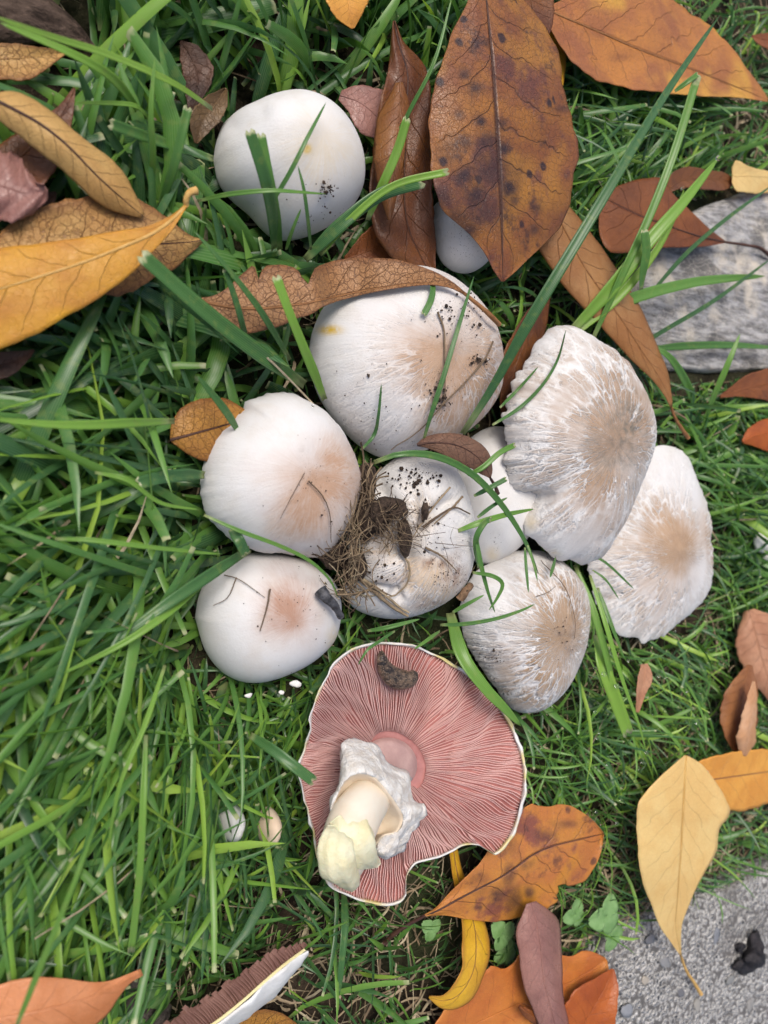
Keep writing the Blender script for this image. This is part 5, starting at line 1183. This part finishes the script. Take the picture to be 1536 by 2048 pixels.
HB = [
 ('longest grey green blade crossing from the yellow bruised mushroom past the big spotted leaf', [(925,868,.048),(985,775,.064),(1060,640,.085),(1150,490,.098),(1240,340,.104),(1330,190,.102),(1440,30,.094)], 24, .22, 0),
 ('upright jointed stem with a frayed cut end in front of the orange mottled leaf', [(1180,690,.03),(1240,560,.05),(1300,430,.062),(1350,300,.07),(1396,150,.072)], 17, .55, 1),
 ('thin stem bent over from the frayed cut end', [(1350,182,.068),(1380,160,.072),(1396,148,.073)], 10, .5, 1),
 ('broad bright blade with a dew drop tip reaching over the dark rust leaf', [(1140,665,.03),(1220,580,.046),(1300,480,.06),(1370,400,.066),(1437,316,.066)], 30, .72, 0),
 ('split bright blade beside the dew tipped blade over the rust leaf', [(1150,668,.03),(1240,590,.045),(1310,505,.056),(1350,430,.06),(1368,380,.06)], 20, .8, 0),
 ('short pale blunt blade in front of the dark rust leaf', [(1282,580,.052),(1287,540,.058),(1293,500,.062),(1289,462,.064)], 17, .45, 1),
 ('wide green blade lying flat over the grey slab', [(1180,640,.030),(1270,595,.034),(1370,568,.034),(1440,558,.032),(1530,552,.028)], 24, .55, 0),
 ('dark narrow blade slanting across the grey slab', [(1230,720,.022),(1330,660,.03),(1430,600,.034),(1545,515,.034)], 10, .12, 0),
 ('dark narrow blade above the other one across the grey slab', [(1290,600,.03),(1370,510,.036),(1450,440,.038),(1545,370,.036)], 10, .18, 0),
 ('straight green blade along the lower ledge of the grey slab', [(1300,698,.018),(1370,692,.02),(1460,690,.02),(1560,696,.018)], 16, .4, 0),
 ('wide blade arching beside the rolled tan leaf', [(1395,830,.01),(1375,770,.026),(1340,715,.034),(1300,690,.030)], 18, .5, 0),
 ('upright pale green blade in front of the slab ledge', [(1400,870,.01),(1425,800,.03),(1455,730,.042),(1480,668,.046)], 16, .6, 0),
 ('wide cut blade folded against the lone round mushroom', [(548,500,.030),(545,430,.052),(528,350,.066),(500,264,.074)], 24, .35, 1),
 ('second cut blade doubled behind the wide one on the lone round mushroom', [(560,500,.028),(552,430,.05),(540,360,.062),(522,270,.068)], 20, .5, 1),
 ('slim pointed blade slanting across the lone round mushroom', [(535,420,.052),(580,345,.062),(615,275,.066),(652,205,.062)], 10, .4, 0),
 ('thin blade lying across the lower part of the lone round mushroom', [(395,402,.044),(460,388,.056),(540,381,.064),(600,384,.064),(652,388,.06)], 10, .55, 0),
 ('short thin upright blade before the soil mark on the lone round mushroom', [(622,500,.034),(616,440,.05),(608,380,.058),(596,332,.06)], 9, .4, 0),
 ('little bright blade tip at the foot of the lone round mushroom', [(572,500,.034),(585,460,.044),(602,418,.05)], 8, .55, 0),
 ('wide dark blade pressed against the side of the lone round mushroom', [(610,520,.028),(680,450,.044),(760,390,.052),(846,362,.054)], 26, .28, 1),
 ('bright yellow green cut blade pointing to the big spotted leaf', [(640,510,.032),(710,430,.048),(790,370,.058),(896,343,.066)], 14, .78, 1),
 ('bright upright cut blade beside the upright brown leaf', [(735,440,.034),(765,370,.048),(795,300,.056),(814,238,.062)], 18, .72, 1),
 ('slender blade rising past the upright brown leaf', [(765,330,.03),(820,220,.05),(870,120,.06),(905,-10,.064)], 9, .45, 0),
 ('widest ribbed pale green blade with a square cut end over the tan leaf', [(610,770,.030),(530,715,.046),(420,630,.060),(286,512,.072)], 32, .36, 1),
 ('bright wide blade rising against the yellow bruised mushroom', [(650,800,.034),(622,730,.052),(585,640,.064),(553,555,.068)], 20, .75, 1),
 ('narrower bright blade behind the wide one by the yellow bruised mushroom', [(648,800,.030),(630,740,.046),(600,670,.054),(588,640,.055)], 15, .66, 0),
 ('grey green blade crossing the notched brown leaf', [(580,720,.034),(520,620,.056),(450,530,.066),(388,462,.068)], 14, .35, 0),
 ('narrow cut blade crossing the left end of the notched brown leaf', [(500,720,.03),(485,650,.052),(468,590,.060),(450,540,.064)], 12, .3, 1),
 ('slim dark blade in front of the tan crown of the yellow bruised mushroom', [(846,885,.05)]+sp_(c3, [(862,830),(885,760),(915,660)], .005)+[(948,552,.06)], 11, .32, 0),
 ('small curled blade on the white flank of the yellow bruised mushroom', [(722,900,.042)]+sp_(c3, [(748,870),(757,830),(763,768)], .003), 8, .3, 0),
 ('short cut blade lying over the rim of the yellow bruised mushroom', [(860,548,.054)]+sp_(c3, [(866,575),(862,600),(848,628)], .003), 13, .4, 1),
 ('dark blade arching over the soiled and the plain white mushrooms', [(748,925,.046),(800,908,.054),(870,912,.056),(940,945,.056),(1000,1005,.052),(1048,1078,.046),(1078,1150,.036)], 15, .38, 0),
 ('short cut blade crossing below the small dull brown leaf', [(935,950,.05),(965,935,.054),(1000,905,.056),(1030,890,.056)], 11, .55, 1),
 ('green blade from the soiled mushroom to the notched rim', [(915,1062,.044),(960,1045,.050),(1010,1030,.050),(1068,1018,.046)], 13, .62, 0),
 ('small dark blade on the plain white mushroom', [(955,1035,.046),(985,1012,.049),(1015,995,.05)], 9, .3, 0),
 ('upper small dark blade on the plain white mushroom', [(948,992,.047),(975,978,.050),(1012,958,.052)], 10, .3, 1),
 ('folded dark blade pair at the rim of the soiled mushroom', [(958,1135,.034),(952,1080,.048),(970,1045,.052),(982,1040,.052)], 12, .4, 1),
 ('drooping blade beside the soiled mushroom', [(952,1070,.046),(960,1120,.046),(975,1180,.044),(990,1225,.040)], 10, .42, 0),
 ('looping thin blade on the pale side of the tan scaly mushroom', [(945,1145,.042),(985,1152,.050),(1005,1168,.050),(995,1195,.048),(978,1220,.046)], 9, .5, 0),
 ('slim dark blade curved across the largest scaly mushroom', [(985,850,.046)]+sp_(c8, [(1040,815),(1085,770),(1115,720)], .003)+[(1132,660,.066)], 8, .35, 0),
 ('short thin blade at the rim of the largest scaly mushroom', [(1000,815,.044)]+sp_(c8, [(1030,785),(1055,758),(1076,734)], .003), 7, .4, 0),
 ('curved blade reaching over the tan scaly mushroom from the gilled one', [(880,1250,.038),(930,1248,.048),(990,1238,.054),(1040,1222,.056),(1070,1208,.056)], 9, .42, 0),
 ('short thin blade under the wood chip', [(905,1225,.036),(935,1208,.042),(968,1190,.046)], 9, .5, 0),
 ('broad bright blade between the pink gills and the tan scaly mushroom', [(900,1225,.022),(925,1310,.036),(970,1375,.042),(1008,1415,.042),(1042,1452,.038)], 30, .62, 0),
 ('thin blade tip hanging over the tan scaly mushroom', [(1050,1095,.05),(1052,1130,.053),(1057,1185,.054)], 7, .4, 0),
 ('wispy blade tip from the notch down the tan scaly mushroom', [(1055,1090,.05),(1068,1130,.053),(1075,1162,.054)], 6, .45, 0),
 ('green stub peeking under the largest scaly mushroom', [(1112,1115,.036),(1106,1135,.044),(1100,1155,.048)], 8, .4, 0),
 ('long blade squeezed between the tan scaly and the frilled mushrooms', [(1150,1130,.026),(1185,1215,.036),(1215,1320,.04),(1232,1400,.038),(1252,1466,.034)], 15, .62, 0),
 ('broad lime blade with drops below the frilled mushroom', [(1192,1270,.030),(1208,1335,.038),(1232,1400,.040),(1257,1468,.038)], 27, .78, 1),
 ('slender lime blade bending down with a drop at its tip', [(1180,1150,.032),(1212,1250,.042),(1245,1360,.045),(1278,1450,.042),(1293,1506,.038)], 10, .72, 0),
 ('third slim blade right beside the frilled mushroom', [(1195,1175,.03),(1225,1255,.038),(1250,1320,.038)], 9, .45, 0),
 ('thin curved blade lying on the frilled mushroom', [(1180,1108,.036),(1215,1128,.040),(1268,1178,.042)], 6, .35, 0),
 ('wispy lower blade on the frilled mushroom', [(1185,1140,.034),(1212,1160,.038),(1238,1198,.038)], 5, .4, 0),
 ('long thin arching blade over the rims of the rosy and brown crowned mushrooms', [(408,1030,.050),(480,1062,.054),(560,1092,.056),(620,1122,.055),(660,1160,.05),(676,1195,.046)], 9, .55, 0),
 ('striped blade stub folded over the rim of the rosy mushroom', [(462,1058,.048),(478,1080,.052),(492,1108,.050)], 22, .25, 1),
 ('dark broad blade sweeping away under the brown crowned mushroom', [(500,1098,.034),(420,1150,.046),(330,1210,.052),(220,1290,.050)], 26, .30, 0),
 ('bright blade beside the dark sweeping one', [(420,1155,.036),(330,1230,.052),(240,1290,.056),(120,1350,.052)], 16, .70, 0),
 ('long bright straight blade pointing at the ochre oval leaf', [(350,842,.040),(260,846,.054),(130,850,.064),(-20,838,.070)], 20, .72, 0),
 ('grey green pointed blade touching the ochre oval leaf', [(480,868,.034),(450,820,.046),(395,752,.054)], 17, .35, 0),
 ('broad striped cut blade ending at the rosy mushroom', [(410,950,.034),(370,950,.040),(320,955,.044),(278,966,.046)], 26, .25, 1),
 ('pale curving blade in front of the rosy mushroom', [(190,945,.060),(255,960,.064),(320,1005,.058),(400,1020,.048)], 10, .7, 0),
 ('twin bright blade curving below the pale one', [(110,1078,.062),(180,1080,.066),(280,1092,.064),(400,1105,.052),(445,1108,.046)], 11, .66, 0),
 ('dark cut blade overhanging the upturned pink gills', [(500,1470,.040),(545,1500,.052),(585,1530,.058),(627,1562,.060)], 22, .3, 1),
 ('thin blade crossing the rim above the slug', [(790,1262,.044),(760,1282,.048),(735,1300,.050),(716,1330,.048)], 7, .4, 0),
 ('short blade at the rim of the pink gilled mushroom', [(880,1262,.036),(855,1280,.044),(829,1298,.046)], 8, .55, 0),
 ('green blade lying under the stem of the upturned mushroom', [(735,1262,.036),(775,1255,.042),(840,1238,.044)], 10, .45, 0),
 ('dark blade standing below the upturned mushroom', [(688,1780,.016),(690,1850,.032),(684,1920,.036),(678,1990,.032)], 18, .28, 0),
 ('long blurred blade rising over the pinkish orange leaf', [(30,2060,.085),(90,1910,.100),(150,1760,.108),(195,1640,.100)], 13, .62, 0),
 ('bright upright blade with pale broken end in the thick grass', [(292,1470,.058),(286,1620,.064),(278,1760,.060),(262,1905,.048)], 14, .66, 1),
 ('tall light green blade leaning beside the pale broken one', [(330,1330,.05),(290,1450,.066),(240,1570,.070),(215,1700,.060)], 11, .72, 0),
 ('bright thick blade arching over the rotten bark', [(425,218,.040),(345,165,.058),(220,110,.072),(100,72,.080),(-20,30,.082)], 16, .80, 0),
 ('light green blade over the flat tan leaf', [(290,240,.036),(230,160,.056),(150,110,.066),(0,45,.070)], 20, .74, 0),
 ('slim bright blade bending above the curled tan leaf', [(300,245,.036),(285,222,.044),(255,208,.048),(150,205,.050)], 10, .72, 0),
 ('upright bright stem beside the square cut grass blade', [(300,395,.030),(306,310,.050),(302,220,.062),(310,118,.066)], 13, .62, 0),
 ('square cut blade pointing at the curled tan leaf', [(428,318,.030),(360,295,.040),(290,272,.046),(222,248,.050)], 22, .40, 1),
 ('upright cut blade by the hooked leaf stalk', [(320,415,.030),(345,340,.046),(362,275,.054),(376,216,.058)], 18, .45, 1),
]
for lb, pts, wpx, hue, cut in HB: hero(lb, pts, wpx, hue, cut)

# dew drops on the thin grass
dw = Bag(); r3 = np.random.default_rng(5)
drops = [(1437,316,.068,11),(1365,377,.062,7),(1208,1348,.043,10),(1234,1372,.043,10),(1293,1506,.040,7),(626,811,.046,7),(1257,1322,.036,6)]
for _ in range(46): drops.append((r3.uniform(1190, 1420), r3.uniform(1260, 1650), r3.uniform(.02, .034), r3.uniform(3, 7)))
for x, y, z, r in drops:
    c = P(x, y, z); rr = r*.5*proj(c)[2]/FPX; u, vv = np.meshgrid(np.linspace(0, math.pi, 9), np.arange(12)*math.pi/6, indexing='ij')
    s = np.stack([np.sin(u)*np.cos(vv), np.sin(u)*np.sin(vv), np.cos(u)], -1).reshape(-1, 3)
    dw.add(s*rr+c, grid_faces(9, 12, True).tolist(), 0)
o = dw.build('dew_drops', mat_water()); tag(o, 'clear dew drops hanging on the fine grass blades', 'dew', None, 'stuff')

for o in list(bpy.data.objects):
    for k_ in ('_o', '_cap'):
        if k_ in o: del o[k_]
